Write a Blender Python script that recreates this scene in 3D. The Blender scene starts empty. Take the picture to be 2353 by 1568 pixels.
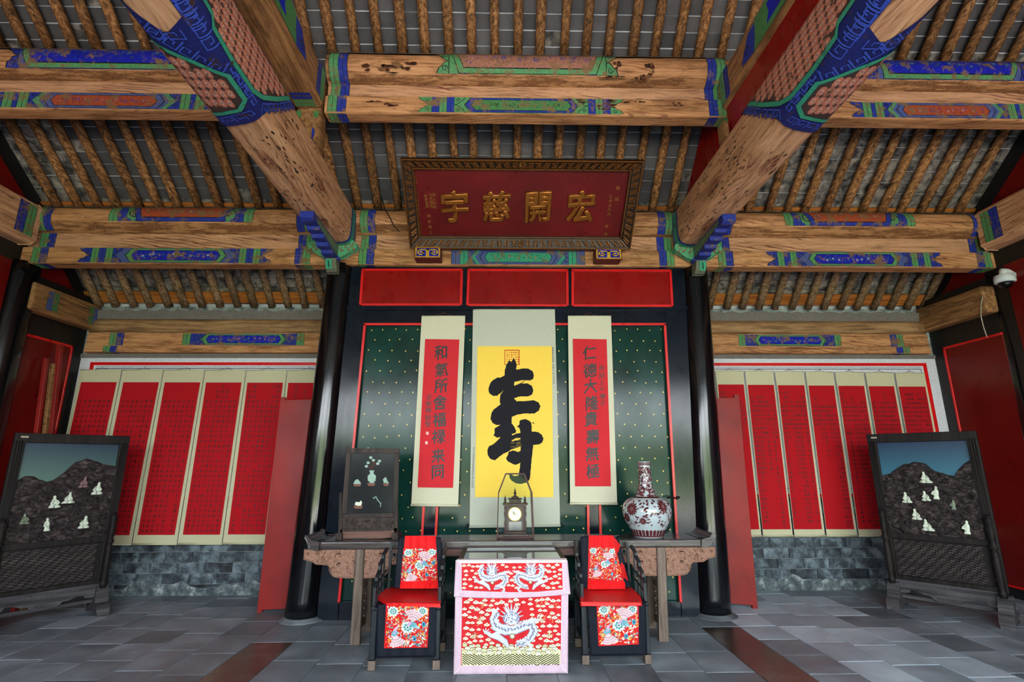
import bpy, math, random
from math import sin, cos, pi, atan2, sqrt, radians, tan
from mathutils import Vector, Matrix, noise
from mathutils.geometry import tessellate_polygon
rnd = random.Random(7)
SC = bpy.context.scene
COL = SC.collection
# ------------------------------------------------------------------ camera, sky, sun, exposure
F, PITCH, YAW, ROLL, EYE = 1185.0, radians(13.3), radians(1.25), 0.003, 1.58
CX, CY = 1176.5, 784.0
FW = Vector((sin(YAW)*cos(PITCH), cos(YAW)*cos(PITCH), sin(PITCH)))
R0 = Vector((cos(YAW), -sin(YAW), 0)); U0 = R0.cross(FW)
RT = R0*cos(ROLL) - U0*sin(ROLL); UP = RT.cross(FW)
cam = bpy.data.cameras.new('camera'); cam.sensor_width = 36; cam.lens = F/2353*36
cam_o = bpy.data.objects.new('camera', cam); COL.objects.link(cam_o)
cam_o.matrix_world = Matrix(((RT.x, UP.x, -FW.x, 0), (RT.y, UP.y, -FW.y, 0), (RT.z, UP.z, -FW.z, EYE), (0, 0, 0, 1)))
cam.clip_start = .05; cam.clip_end = 300
SC.camera = cam_o
SC.view_settings.view_transform = 'Standard'; SC.view_settings.look = 'None'
SC.view_settings.gamma = 1; SC.view_settings.use_curve_mapping = False
SC.view_settings.exposure = 0.78
SC.cycles.use_denoising = True
SC.cycles.max_bounces = 8; SC.cycles.diffuse_bounces = 4; SC.cycles.glossy_bounces = 4
SC.cycles.sample_clamp_indirect = 6
w = bpy.data.worlds.new('sky'); SC.world = w; w.use_nodes = True
nt = w.node_tree; nt.nodes.clear()
out = nt.nodes.new('ShaderNodeOutputWorld'); bg = nt.nodes.new('ShaderNodeBackground')
tc = nt.nodes.new('ShaderNodeTexCoord'); sp = nt.nodes.new('ShaderNodeSeparateXYZ'); rp = nt.nodes.new('ShaderNodeValToRGB')
nt.links.new(tc.outputs['Generated'], sp.inputs[0]); nt.links.new(sp.outputs['Z'], rp.inputs[0])
rp.color_ramp.elements[0].color = (.86, .90, .93, 1); rp.color_ramp.elements[1].color = (.52, .70, .95, 1)
rp.color_ramp.elements[0].position = .0; rp.color_ramp.elements[1].position = .9
nt.links.new(rp.outputs[0], bg.inputs['Color']); bg.inputs['Strength'].default_value = 11.0
nt.links.new(bg.outputs[0], out.inputs[0])
# the sun stands high behind the hall and only reaches the courtyard
sl = bpy.data.lights.new('sun', 'SUN'); sl.energy = 80; sl.angle = radians(2); sl.color = (1, .95, .86)
so = bpy.data.objects.new('sun', sl); COL.objects.link(so)
so.rotation_euler = (radians(-34), 0, radians(12)); so.location = (0, -8, 12)
# portal: guides the sky light through the open front of the hall
pl = bpy.data.lights.new('portal', 'AREA'); pl.shape = 'RECTANGLE'; pl.size = 12.0; pl.size_y = 3.6
pl.cycles.is_portal = True
po = bpy.data.objects.new('portal', pl); COL.objects.link(po)
po.location = (.2, -2.75, 1.9); po.rotation_euler = (radians(90), 0, 0)

# ------------------------------------------------------------------ helpers
def P(px, py, ax, v):
    """point of the photograph's ray through (px, py) on the plane axis=v"""
    d = FW*F + RT*(px-CX) + UP*(CY-py); i = 'xyz'.index(ax); o = Vector((0, 0, EYE))
    return o + d*((v-o[i])/d[i])
def lin(c):
    return tuple(((x/255)/12.92 if x/255 <= .04045 else ((x/255+.055)/1.055)**2.4) for x in c)
XF = {}          # root object -> inverse transform for world-space part meshes
def thing(name, label, cat, loc=(0, 0, 0), rz=0, group=None, kind=None):
    o = bpy.data.objects.new(name, None); o.empty_display_size = .1; COL.objects.link(o)
    o.location = loc; o.rotation_euler = (0, 0, rz)
    XF[o.name] = (Matrix.Translation(Vector(loc)) @ Matrix.Rotation(rz, 4, 'Z')).inverted()
    tag(o, label, cat, group, kind); return o
def tag(o, label=None, cat=None, group=None, kind=None):
    if label: o['label'] = label
    if cat: o['category'] = cat
    if group: o['group'] = group
    if kind: o['kind'] = kind
    return o
def rootx(parent):
    p = parent
    while p.parent: p = p.parent
    return XF[p.name]
class MB:
    def __init__(s): s.v = []; s.f = []; s.c = []; s.smooth = []
    def add(s, vs, fs, col=None, sm=False):
        n = len(s.v); s.v += [tuple(q) for q in vs]
        for f in fs: s.f.append(tuple(i+n for i in f)); s.c.append(col); s.smooth.append(sm)
        return s
    def box(s, c, d, m=None, col=None):
        x, y, z = d[0]/2, d[1]/2, d[2]/2
        vs = [Vector((i*x, j*y, k*z)) for i in (-1, 1) for j in (-1, 1) for k in (-1, 1)]
        if m is not None: vs = [m @ q for q in vs]
        vs = [q+Vector(c) for q in vs]
        return s.add(vs, [(0, 1, 3, 2), (4, 6, 7, 5), (0, 4, 5, 1), (2, 3, 7, 6), (0, 2, 6, 4), (1, 5, 7, 3)], col)
    def bb(s, x0, x1, y0, y1, z0, z1, col=None):
        return s.box(((x0+x1)/2, (y0+y1)/2, (z0+z1)/2), (abs(x1-x0), abs(y1-y0), abs(z1-z0)), None, col)
    def hexa(s, b, t, col=None):
        """8-corner solid from two quads (matching order)"""
        return s.add(list(b)+list(t), [(3, 2, 1, 0), (4, 5, 6, 7), (0, 1, 5, 4), (1, 2, 6, 5), (2, 3, 7, 6), (3, 0, 4, 7)], col)
    def prism(s, pts, f, h0, h1, col=None, sm=False):
        """extrude 2D outline: f(u, v, h) -> point"""
        n = len(pts); a = sum(pts[i][0]*pts[(i+1) % n][1]-pts[(i+1) % n][0]*pts[i][1] for i in range(n))
        if a < 0: pts = pts[::-1]
        vs = [f(u, v, h0) for u, v in pts]+[f(u, v, h1) for u, v in pts]
        tr = tessellate_polygon([[Vector((u, v, 0)) for u, v in pts]])
        fs = [tuple(t) for t in tr]+[tuple(i+n for i in t[::-1]) for t in tr]
        fs += [(i, (i+1) % n, (i+1) % n+n, i+n) for i in range(n)]
        return s.add(vs, fs, col, sm)
    def tube(s, path, r, n=8, col=None, cap=True, sm=True, squash=None):
        path = [Vector(p) for p in path]; k = len(path)
        rs = r if isinstance(r, (list, tuple)) else [r]*k
        up = Vector((0, 0, 1)); vs = []; prev = None
        for i, p in enumerate(path):
            t = (path[min(i+1, k-1)]-path[max(i-1, 0)]).normalized()
            if prev is None:
                a = t.cross(up)
                if a.length < 1e-3: a = t.cross(Vector((1, 0, 0)))
                a.normalize()
            else:
                a = (prev-t*prev.dot(t)).normalized()
            b = t.cross(a).normalized(); prev = a
            for j in range(n):
                th = 2*pi*j/n+pi/n; vs.append(p+(a*cos(th)+b*sin(th))*rs[i])
        fs = [(i*n+j, i*n+(j+1) % n, (i+1)*n+(j+1) % n, (i+1)*n+j) for i in range(k-1) for j in range(n)]
        if cap: fs += [tuple(range(n))[::-1], tuple((k-1)*n+j for j in range(n))]
        return s.add(vs, fs, col, sm)
    def lathe(s, prof, c, n=32, col=None, sm=True):
        vs = [(c[0]+r*cos(2*pi*j/n), c[1]+r*sin(2*pi*j/n), c[2]+z) for r, z in prof for j in range(n)]
        fs = [(i*n+j, i*n+(j+1) % n, (i+1)*n+(j+1) % n, (i+1)*n+j) for i in range(len(prof)-1) for j in range(n)]
        fs += [tuple(range(n))[::-1], tuple((len(prof)-1)*n+j for j in range(n))]
        return s.add(vs, fs, col, sm)
    def grid(s, f, nu, nv, col=None, sm=True, thick=None):
        vs = [f(i/nu, j/nv) for j in range(nv+1) for i in range(nu+1)]; m = nu+1
        fs = [(j*m+i, j*m+i+1, (j+1)*m+i+1, (j+1)*m+i) for j in range(nv) for i in range(nu)]
        return s.add(vs, fs, col, sm)
    def build(s, name, m, parent=None, bevel=0, seg=1, solid=0, world=True, origin=None):
        me = bpy.data.meshes.new(name); vs = s.v
        if parent is not None and world:
            X = rootx(parent); vs = [X @ Vector(q) for q in vs]
        loc = None
        if parent is None:
            if origin is None:
                xs = [q[0] for q in vs]; ys = [q[1] for q in vs]; zs = [q[2] for q in vs]
                origin = ((min(xs)+max(xs))/2, (min(ys)+max(ys))/2, min(zs))
            loc = Vector(origin); vs = [Vector(q)-loc for q in vs]
        me.from_pydata([tuple(q) for q in vs], [], s.f)
        me.materials.append(m)
        me.polygons.foreach_set('use_smooth', s.smooth)
        if any(c is not None for c in s.c):
            at = me.color_attributes.new('Col', 'FLOAT_COLOR', 'CORNER'); buf = []
            for f, c in zip(s.f, s.c): buf += list((c or (1, 1, 1))[:3]+(1,))*len(f)
            at.data.foreach_set('color', buf)
        me.update()
        o = bpy.data.objects.new(name, me); COL.objects.link(o)
        if parent is not None: o.parent = parent
        if loc is not None:
            o.location = loc; XF[o.name] = Matrix.Translation(loc).inverted()
        if solid:
            md = o.modifiers.new('solid', 'SOLIDIFY'); md.thickness = solid; md.offset = 0
        if bevel:
            md = o.modifiers.new('bevel', 'BEVEL'); md.width = bevel; md.segments = seg; md.limit_method = 'ANGLE'; md.angle_limit = radians(35)
        return o
def copy_tree(o, parent=None):
    c = o.copy(); COL.objects.link(c)
    if parent is not None: c.parent = parent
    for ch in list(o.children): copy_tree(ch, c)
    return c

class Paint:
    """flat coloured shapes laid on a surface f(u, v, h): painted or embroidered ornament"""
    def __init__(s, f, maxu=9, maxv=9, lift=.0006, base=.0006):
        s.f = f; s.mu = maxu; s.mv = maxv; s.lift = lift; s.base = base; s.tris = []; s.n = 0
    def poly(s, pts, col, l=None):
        s.n += 1
        h = s.base+(l if l is not None else 0)*s.lift
        tr = tessellate_polygon([[Vector((u, v, 0)) for u, v in pts]])
        st = [[pts[i] for i in t] for t in tr]
        while st:
            a, b, c = st.pop()
            e = [(abs(a[0]-b[0])/s.mu, abs(a[1]-b[1])/s.mv, a, b, c), (abs(b[0]-c[0])/s.mu, abs(b[1]-c[1])/s.mv, b, c, a), (abs(c[0]-a[0])/s.mu, abs(c[1]-a[1])/s.mv, c, a, b)]
            k = max(e, key=lambda q: max(q[0], q[1]))
            if max(k[0], k[1]) > 1:
                p, q, r = k[2], k[3], k[4]; m = ((p[0]+q[0])/2, (p[1]+q[1])/2)
                st.append((p, m, r)); st.append((m, q, r))
            else:
                if (b[0]-a[0])*(c[1]-a[1])-(c[0]-a[0])*(b[1]-a[1]) < 0: b, c = c, b
                s.tris.append((a, b, c, h, col))
    def rect(s, u0, v0, u1, v1, col, l=0): s.poly([(u0, v0), (u1, v0), (u1, v1), (u0, v1)], col, l)
    def ell(s, cx, cy, rx, ry, col, l=0, n=12, rot=0, wob=0):
        ps = []
        for i in range(n):
            t = 2*pi*i/n; k = 1+(rnd.uniform(-wob, wob) if wob else 0); x, y = rx*cos(t)*k, ry*sin(t)*k
            ps.append((cx+x*cos(rot)-y*sin(rot), cy+x*sin(rot)+y*cos(rot)))
        s.poly(ps, col, l)
    def ring(s, cx, cy, rx, ry, w, col, l=0, n=20):
        for i in range(n):
            a, b = 2*pi*i/n, 2*pi*(i+1)/n
            s.poly([(cx+(rx-w)*cos(a), cy+(ry-w)*sin(a)), (cx+rx*cos(a), cy+ry*sin(a)), (cx+rx*cos(b), cy+ry*sin(b)), (cx+(rx-w)*cos(b), cy+(ry-w)*sin(b))], col, l)
    def line(s, pts, wd, col, l=0):
        n = len(pts); ws = wd if isinstance(wd, (list, tuple)) else [wd]*n; L = []; Rr = []
        for i in range(n):
            a = pts[max(i-1, 0)]; b = pts[min(i+1, n-1)]; dx, dy = b[0]-a[0], b[1]-a[1]; d = sqrt(dx*dx+dy*dy) or 1
            L.append((pts[i][0]-dy/d*ws[i]/2, pts[i][1]+dx/d*ws[i]/2)); Rr.append((pts[i][0]+dy/d*ws[i]/2, pts[i][1]-dx/d*ws[i]/2))
        for i in range(n-1): s.poly([L[i], L[i+1], Rr[i+1], Rr[i]], col, l)
    def build(s, name, m, parent, world=True):
        mb = MB()
        for a, b, c, h, col in s.tris:
            mb.v += [tuple(s.f(*a, h)), tuple(s.f(*b, h)), tuple(s.f(*c, h))]
            k = len(mb.v); mb.f.append((k-3, k-2, k-1)); mb.c.append(col); mb.smooth.append(False)
        return mb.build(name, m, parent, world=world)

# text -------------------------------------------------------------
GC = {}
def glyph(ch, off=0.0, res=1):
    k = (ch, off, res)
    if k not in GC:
        cu = bpy.data.curves.new('g', 'FONT'); cu.body = ch; cu.resolution_u = res; cu.fill_mode = 'FRONT'; cu.offset = off
        o = bpy.data.objects.new('g', cu); COL.objects.link(o)
        me = o.evaluated_get(bpy.context.evaluated_depsgraph_get()).to_mesh()
        GC[k] = ([(v.co.x, v.co.y) for v in me.vertices], [tuple(p.vertices) for p in me.polygons])
        bpy.data.objects.remove(o); bpy.data.curves.remove(cu)
    return GC[k]
def put_text(mb, ch, f, u, v, size, h, off=0.0, jit=0, shear=.0, wsc=1.0, col=None, sgn=1):
    """one character centred on (u, v) of the surface f"""
    vs, fs = glyph(ch)
    for ex, ey in (((0, 0),) if off < .011 else ((off, 0), (-off, 0)) if off < .015 else ((off*1.3, 0), (-off*1.3, 0), (0, off*1.3), (0, -off*1.3), (0, 0))):
        _put(mb, ch, f, u, v, size, h+ex*.001, jit, shear, wsc, col, sgn, vs, fs, ex, ey)
def _put(mb, ch, f, u, v, size, h, jit, shear, wsc, col, sgn, vs, fs, ex, ey):
    o = []
    for x, y in vs:
        x -= .5-ex; y -= .38-ey
        if jit:
            nx = noise.noise(Vector((x*2.3+u*7, y*2.3+v*5, 1))); ny = noise.noise(Vector((x*2.3, y*2.3+u*5, 7+v*9)))
            x += nx*jit; y += ny*jit
        y += shear*x
        o.append(f(u+x*size*wsc*sgn, v+y*size, h))
    mb.add(o, fs, col)

# ------------------------------------------------------------------ materials
MATS = {}
def newmat(name):
    m = bpy.data.materials.new(name); m.use_nodes = True; nt = m.node_tree
    b = nt.nodes['Principled BSDF']; MATS[name] = m
    return m, nt, b
def N(nt, t, **k):
    n = nt.nodes.new(t)
    for a, v in k.items():
        if a.startswith('i_'): n.inputs[a[2:].replace('_', ' ')].default_value = v
        else: setattr(n, a, v)
    return n
def mixc(nt, fac, a, b, mode='MIX'):
    n = nt.nodes.new('ShaderNodeMix'); n.data_type = 'RGBA'; n.blend_type = mode
    for k, v in ((0, fac), (6, a), (7, b)):
        if isinstance(v, (tuple, list)): n.inputs[k].default_value = tuple(v)+(1,) if len(v) == 3 else v
        elif isinstance(v, (int, float)): n.inputs[k].default_value = v
        else: nt.links.new(v, n.inputs[k])
    return n.outputs[2]
def coords(nt, scale, obj_rand=True):
    tc = nt.nodes.new('ShaderNodeTexCoord'); mp = nt.nodes.new('ShaderNodeMapping'); mp.inputs['Scale'].default_value = scale
    nt.links.new(tc.outputs['Object'], mp.inputs[0])
    if obj_rand:
        oi = nt.nodes.new('ShaderNodeObjectInfo'); mu = N(nt, 'ShaderNodeMath', operation='MULTIPLY'); mu.inputs[1].default_value = 37.0
        nt.links.new(oi.outputs['Random'], mu.inputs[0]); cb = nt.nodes.new('ShaderNodeCombineXYZ')
        for i in range(3): nt.links.new(mu.outputs[0], cb.inputs[i])
        nt.links.new(cb.outputs[0], mp.inputs['Location'])
    return mp.outputs[0]
def noise_n(nt, vec, sc, det=4, rough=.6, dist=0):
    n = nt.nodes.new('ShaderNodeTexNoise'); n.inputs['Scale'].default_value = sc; n.inputs['Detail'].default_value = det
    n.inputs['Roughness'].default_value = rough; n.inputs['Distortion'].default_value = dist
    if vec is not None: nt.links.new(vec, n.inputs['Vector'])
    return n.outputs['Fac']
def ramp(nt, fac, stops, interp='LINEAR'):
    r = nt.nodes.new('ShaderNodeValToRGB'); r.color_ramp.interpolation = interp; e = r.color_ramp.elements
    while len(e) < len(stops): e.new(.5)
    for i, (p, c) in enumerate(stops):
        e[i].position = p; e[i].color = tuple(c)+(1,) if not isinstance(c, (int, float)) else (c, c, c, 1)
    nt.links.new(fac, r.inputs[0]); return r.outputs[0]
def bump(nt, b, h, st=.3, dist=.01):
    n = nt.nodes.new('ShaderNodeBump'); n.inputs['Strength'].default_value = st; n.inputs['Distance'].default_value = dist
    nt.links.new(h, n.inputs['Height']); nt.links.new(n.outputs[0], b.inputs['Normal'])
AX = {'x': (.6, 9, 9), 'y': (9, .6, 9), 'z': (9, 9, .6)}
def wood(name, light, mid, dark, axis='x', figure=None, patch=.35, rough=.65, gs=1.0, fig_amt=.6, spec=.22, rv=.0):
    m, nt, b = newmat(name); b.inputs['Specular IOR Level'].default_value = spec; a = AX[axis]
    v = coords(nt, tuple(q*gs for q in a))
    g1 = noise_n(nt, v, 3.0, 6, .65, .4)
    col = ramp(nt, g1, [(.3, lin(dark)), (.47, lin(mid)), (.7, lin(light))])
    v2 = coords(nt, (a[0]**.5*.9, a[1]**.5*.9, a[2]**.5*.9))
    pt = ramp(nt, noise_n(nt, v2, 2.6, 9, .78, .2), [(.50, 0), (.62, 1)])
    pm = N(nt, 'ShaderNodeMath', operation='MULTIPLY'); nt.links.new(pt, pm.inputs[0]); pm.inputs[1].default_value = patch
    col = mixc(nt, pm.outputs[0], col, lin(dark))
    pt2 = ramp(nt, noise_n(nt, v2, 9.0, 8, .75, .1), [(.60, 0), (.66, 1)])
    pm2 = N(nt, 'ShaderNodeMath', operation='MULTIPLY'); nt.links.new(pt2, pm2.inputs[0]); pm2.inputs[1].default_value = min(.7, patch*1.5)
    col = mixc(nt, pm2.outputs[0], col, [x*.7 for x in lin(dark)])
    if figure:      # painted pine figure: nested dark red rings
        wv = nt.nodes.new('ShaderNodeTexWave'); wv.wave_type = 'RINGS'; wv.rings_direction = 'SPHERICAL'
        v3 = coords(nt, tuple({.6: 1.3, 9: 8.0}[q] for q in a))
        nt.links.new(v3, wv.inputs['Vector']); wv.inputs['Scale'].default_value = 1.6; wv.inputs['Distortion'].default_value = 7
        wv.inputs['Detail'].default_value = 2; wv.inputs['Detail Scale'].default_value = .8
        k = ramp(nt, wv.outputs['Fac'], [(.80, 0), (.93, 1)])
        k2 = ramp(nt, noise_n(nt, v2, 1.6, 2), [(.50, 0), (.60, 1)])
        mm = N(nt, 'ShaderNodeMath', operation='MULTIPLY'); nt.links.new(k, mm.inputs[0]); nt.links.new(k2, mm.inputs[1])
        m3 = N(nt, 'ShaderNodeMath', operation='MULTIPLY'); nt.links.new(mm.outputs[0], m3.inputs[0]); m3.inputs[1].default_value = fig_amt
        col = mixc(nt, m3.outputs[0], col, lin(figure))
    if rv:
        oi = nt.nodes.new('ShaderNodeObjectInfo'); col = mixc(nt, 1.0, col, ramp(nt, oi.outputs['Random'], [(0, 1-rv), (1, 1+rv)]), 'MULTIPLY')
    nt.links.new(col, b.inputs['Base Color']); b.inputs['Roughness'].default_value = rough
    bump(nt, b, g1, .35, .006)
    return m
def lacquer(name, c, rough=.18, var=.15, coat=0, ripple=.0, spec=.5):
    m, nt, b = newmat(name); b.inputs['Specular IOR Level'].default_value = spec; v = coords(nt, (1, 1, 1))
    n = noise_n(nt, v, 2.2, 5, .6)
    col = ramp(nt, n, [(.3, [x*(1-var) for x in lin(c)]), (.7, [min(1, x*(1+var)) for x in lin(c)])])
    nt.links.new(col, b.inputs['Base Color'])
    r = ramp(nt, noise_n(nt, coords(nt, (1, 1, .6)), 4, 4, .6), [(.3, rough*.85), (.75, rough*1.25)])
    nt.links.new(r, b.inputs['Roughness'])
    if ripple: bump(nt, b, noise_n(nt, coords(nt, (3.5, 3.5, .5)), 1.6, 2, .5), ripple, .02)
    return m
def plain(name, c, rough=.6, metal=0, bumpy=0, bs=40, spec=None, var=.1):
    m, nt, b = newmat(name)
    n = noise_n(nt, coords(nt, (1, 1, 1)), bs, 3, .6)
    col = ramp(nt, n, [(.3, [x*(1-var) for x in lin(c)]), (.7, [min(1, x*(1+var)) for x in lin(c)])])
    nt.links.new(col, b.inputs['Base Color']); b.inputs['Roughness'].default_value = rough; b.inputs['Metallic'].default_value = metal
    if spec is not None: b.inputs['Specular IOR Level'].default_value = spec
    if bumpy: bump(nt, b, n, bumpy, .005)
    return m
def painted(name, rough=.6, wear=0, wearcol=(120, 90, 60), bumpy=0, bs=60, metal=0, var=.12, sheen=0, wsc=5, axis=(1, 1, 1)):
    m, nt, b = newmat(name); b.inputs['Specular IOR Level'].default_value = .2; at = nt.nodes.new('ShaderNodeAttribute'); at.attribute_name = 'Col'
    col = at.outputs['Color']
    n = noise_n(nt, coords(nt, (1, 1, 1)), bs, 4, .65)
    col = mixc(nt, 1.0, col, ramp(nt, n, [(.3, 1-var*2), (.7, 1.0+var)]), 'MULTIPLY')
    if wear:
        k = ramp(nt, noise_n(nt, coords(nt, axis), wsc, 8, .75), [(.60-wear*.25, 0), (.66-wear*.2, 1)])
        col = mixc(nt, k, col, lin(wearcol))
    nt.links.new(col, b.inputs['Base Color']); b.inputs['Roughness'].default_value = rough; b.inputs['Metallic'].default_value = metal
    if sheen: b.inputs['Sheen Weight'].default_value = sheen
    if bumpy: bump(nt, b, n, bumpy, .004)
    return m
TAN = ((214, 160, 114), (188, 132, 88), (92, 56, 32))
M_beamx = wood('faded tan beam wood', *TAN, 'x', figure=(108, 50, 36), patch=.6)
M_beamy = wood('faded tan beam wood lengthwise', (222, 174, 136), (202, 150, 112), (122, 82, 56), 'y', figure=(120, 60, 44), patch=.4)
M_plank = wood('painted grain plank', (214, 164, 128), (194, 144, 108), (120, 80, 56), 'x', figure=(104, 42, 34), patch=.35, fig_amt=.85)
M_brown = wood('brown old wood', (140, 100, 60), (104, 70, 40), (50, 32, 20), 'x', patch=.6)
M_browny = wood('brown old wood lengthwise', (178, 132, 88), (142, 100, 62), (66, 44, 28), 'y', patch=.6)
M_rafter = wood('old rafter wood', (196, 142, 90), (126, 84, 48), (32, 21, 14), 'y', patch=.28, gs=1.5, rv=.3)
M_raftg = wood('grey rafter wood', (164, 134, 104), (122, 94, 68), (52, 38, 26), 'y', patch=.5, gs=1.6, rv=.2)
M_batten = wood('orange eave board', (196, 124, 58), (164, 96, 40), (110, 62, 28), 'x', patch=.3)
M_black = lacquer('black lacquer', (9, 10, 13), .13, .3, ripple=.3)
M_blackp = lacquer('black lacquer board', (14, 20, 30), .15, .4, ripple=.16, spec=.3)
M_blackm = lacquer('dull black paint', (16, 14, 14), .5, .3)
M_red = lacquer('dark red lacquer', (136, 10, 8), .28, .15, spec=.25)
M_redside = lacquer('side wall red lacquer', (104, 12, 9), .3, .2, spec=.3)
M_redtrim = lacquer('bright red trim', (214, 10, 14), .3, .1)
M_redmat = lacquer('red board paint', (132, 26, 23), .42, .25, spec=.4)
M_green = lacquer('dark green lacquer', (16, 52, 46), .16, .45, ripple=.12, spec=.24)
M_paint = painted('mineral paint', .65, wear=.34, wearcol=(126, 96, 66), wsc=9, var=.2)
M_paintc = painted('mineral paint clean', .6, wear=.12, wearcol=(70, 52, 42), wsc=9)
M_cloth = painted('embroidered silk', .65, bumpy=.25, bs=160)
M_print = painted('scroll paper', .75, bumpy=.05, bs=120, var=.04)
M_gold = plain('gold leaf', (166, 102, 40), .38, .75, .2, 30)
M_golddot = plain('gold fleck', (240, 200, 90), .4, .2)
M_carved = plain('gilded dark carving', (120, 74, 30), .42, .45, .4, 60, var=.5)
M_ink = plain('ink', (24, 20, 26), .5)
M_inkfaint = plain('faded ink', (52, 6, 12), .6)
M_iron = plain('black iron', (22, 20, 20), .5, .6)
M_white = plain('white plaster', (214, 214, 222), .8, 0, .1, 30)
M_grey = plain('grey lime plaster', (116, 109, 105), .9, 0, .3, 20)
M_dark = wood('dark hardwood', (70, 54, 48), (46, 36, 32), (22, 18, 18), 'z', patch=.3, rough=.5)
M_darkx = wood('dark hardwood tabletop', (86, 74, 72), (64, 56, 56), (38, 34, 36), 'x', patch=.2, rough=.2, spec=.5)
M_leg = wood('weathered leg wood', (136, 118, 106), (108, 92, 82), (66, 56, 52), 'z', patch=.3)
M_chair = wood('black chair wood', (46, 50, 56), (30, 33, 38), (16, 18, 22), 'z', patch=.3, rough=.35, spec=.3)
M_relief = plain('carved brown apron', (138, 98, 80), .6, 0, .5, 60, var=.25)

def thin_glass(name, k=.3, tint=(.97, .99, .98)):
    m = bpy.data.materials.new(name); m.use_nodes = True; nt = m.node_tree; nt.nodes.clear()
    o = nt.nodes.new('ShaderNodeOutputMaterial'); mx = nt.nodes.new('ShaderNodeMixShader'); t = nt.nodes.new('ShaderNodeBsdfTransparent'); g = nt.nodes.new('ShaderNodeBsdfGlossy')
    t.inputs[0].default_value = tuple(tint)+(1,); g.inputs['Roughness'].default_value = .02; fr = nt.nodes.new('ShaderNodeFresnel'); fr.inputs[0].default_value = 1.45
    mu = N(nt, 'ShaderNodeMath', operation='MULTIPLY'); mu.inputs[1].default_value = k; nt.links.new(fr.outputs[0], mu.inputs[0])
    nt.links.new(mu.outputs[0], mx.inputs[0]); nt.links.new(t.outputs[0], mx.inputs[1]); nt.links.new(g.outputs[0], mx.inputs[2]); nt.links.new(mx.outputs[0], o.inputs[0]); return m
# ================================================================== STRUCTURE
XL, XR, YB, YF = -5.70, 6.10, 7.0, -2.6
COLX = {'l': (-2.068, -1.934), 'r': (2.267, 2.393)}     # column centre x at the foot and at 4 m
YC = 5.97
def pxbox(mb, q, y0, y1, col=None):
    """box with its front face on plane y0 given by 4 photo points (tl, tr, br, bl) and straight depth to y1"""
    a = [P(x, y, 'y', y0) for x, y in q]
    b = [Vector((p.x, y1, p.z)) for p in a]
    # order: a front, b back
    return mb.hexa([b[3], b[2], a[2], a[3]], [b[0], b[1], a[1], a[0]], col)

# ---- materials for masonry
def stone(name, stops, rough, sc=2.5, bmp=.3, spots=None):
    m, nt, b = newmat(name)
    v = coords(nt, (1, 1, 1)); n = noise_n(nt, v, sc, 8, .65, .3)
    col = ramp(nt, n, [(p, lin(c)) for p, c in stops])
    oi = nt.nodes.new('ShaderNodeObjectInfo')
    r = ramp(nt, oi.outputs['Random'], [(0, .72), (1, 1.22)])
    col = mixc(nt, 1.0, col, r, 'MULTIPLY')
    if spots:
        k = ramp(nt, noise_n(nt, coords(nt, (1, 1, 1)), spots[1], 6, .8), [(spots[2], 0), (spots[2]+.06, 1)])
        col = mixc(nt, k, col, lin(spots[0]))
    nt.links.new(col, b.inputs['Base Color'])
    rr = ramp(nt, n, [(.3, rough*.7), (.7, rough*1.2)]); nt.links.new(rr, b.inputs['Roughness'])
    bump(nt, b, noise_n(nt, v, sc*5, 8, .7), bmp, .006)
    return m
M_tile = stone('grey floor stone', [(.3, (92, 99, 104)), (.5, (120, 129, 135)), (.72, (150, 160, 168))], .48, 2.2, .25, ((150, 158, 160), 14, .70))
M_tileb = stone('worn brown floor stone', [(.3, (62, 52, 47)), (.55, (88, 74, 66)), (.75, (108, 100, 94))], .2, 2.2, .35, ((136, 134, 130), 9, .68))
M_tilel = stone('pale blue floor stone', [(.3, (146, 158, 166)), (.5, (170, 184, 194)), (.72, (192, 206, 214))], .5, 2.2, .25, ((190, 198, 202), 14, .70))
M_grout = stone('pale joint mortar', [(.3, (100, 108, 110)), (.7, (150, 158, 160))], .8, 8, .3)
M_wbrick = stone('old grey wall brick', [(.36, (26, 30, 36)), (.48, (62, 70, 78)), (.58, (104, 116, 124)), (.8, (150, 162, 168))], .8, 5.5, .6, ((190, 196, 194), 16, .69))
M_wmortar = stone('wall mortar', [(.35, (96, 104, 108)), (.6, (180, 188, 188))], .9, 9, .5)
M_rbrick = stone('dark roof brick', [(.3, (64, 61, 62)), (.5, (84, 80, 80)), (.75, (106, 101, 100))], .85, 3, .3)
M_rbrickm = stone('mottled roof brick', [(.38, (36, 33, 31)), (.47, (86, 80, 75)), (.6, (134, 125, 114)), (.75, (178, 168, 152))], .85, 9, .5)
M_rmortar = stone('roof mortar', [(.3, (170, 172, 172)), (.7, (220, 222, 222))], .9, 6, .3)

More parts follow.
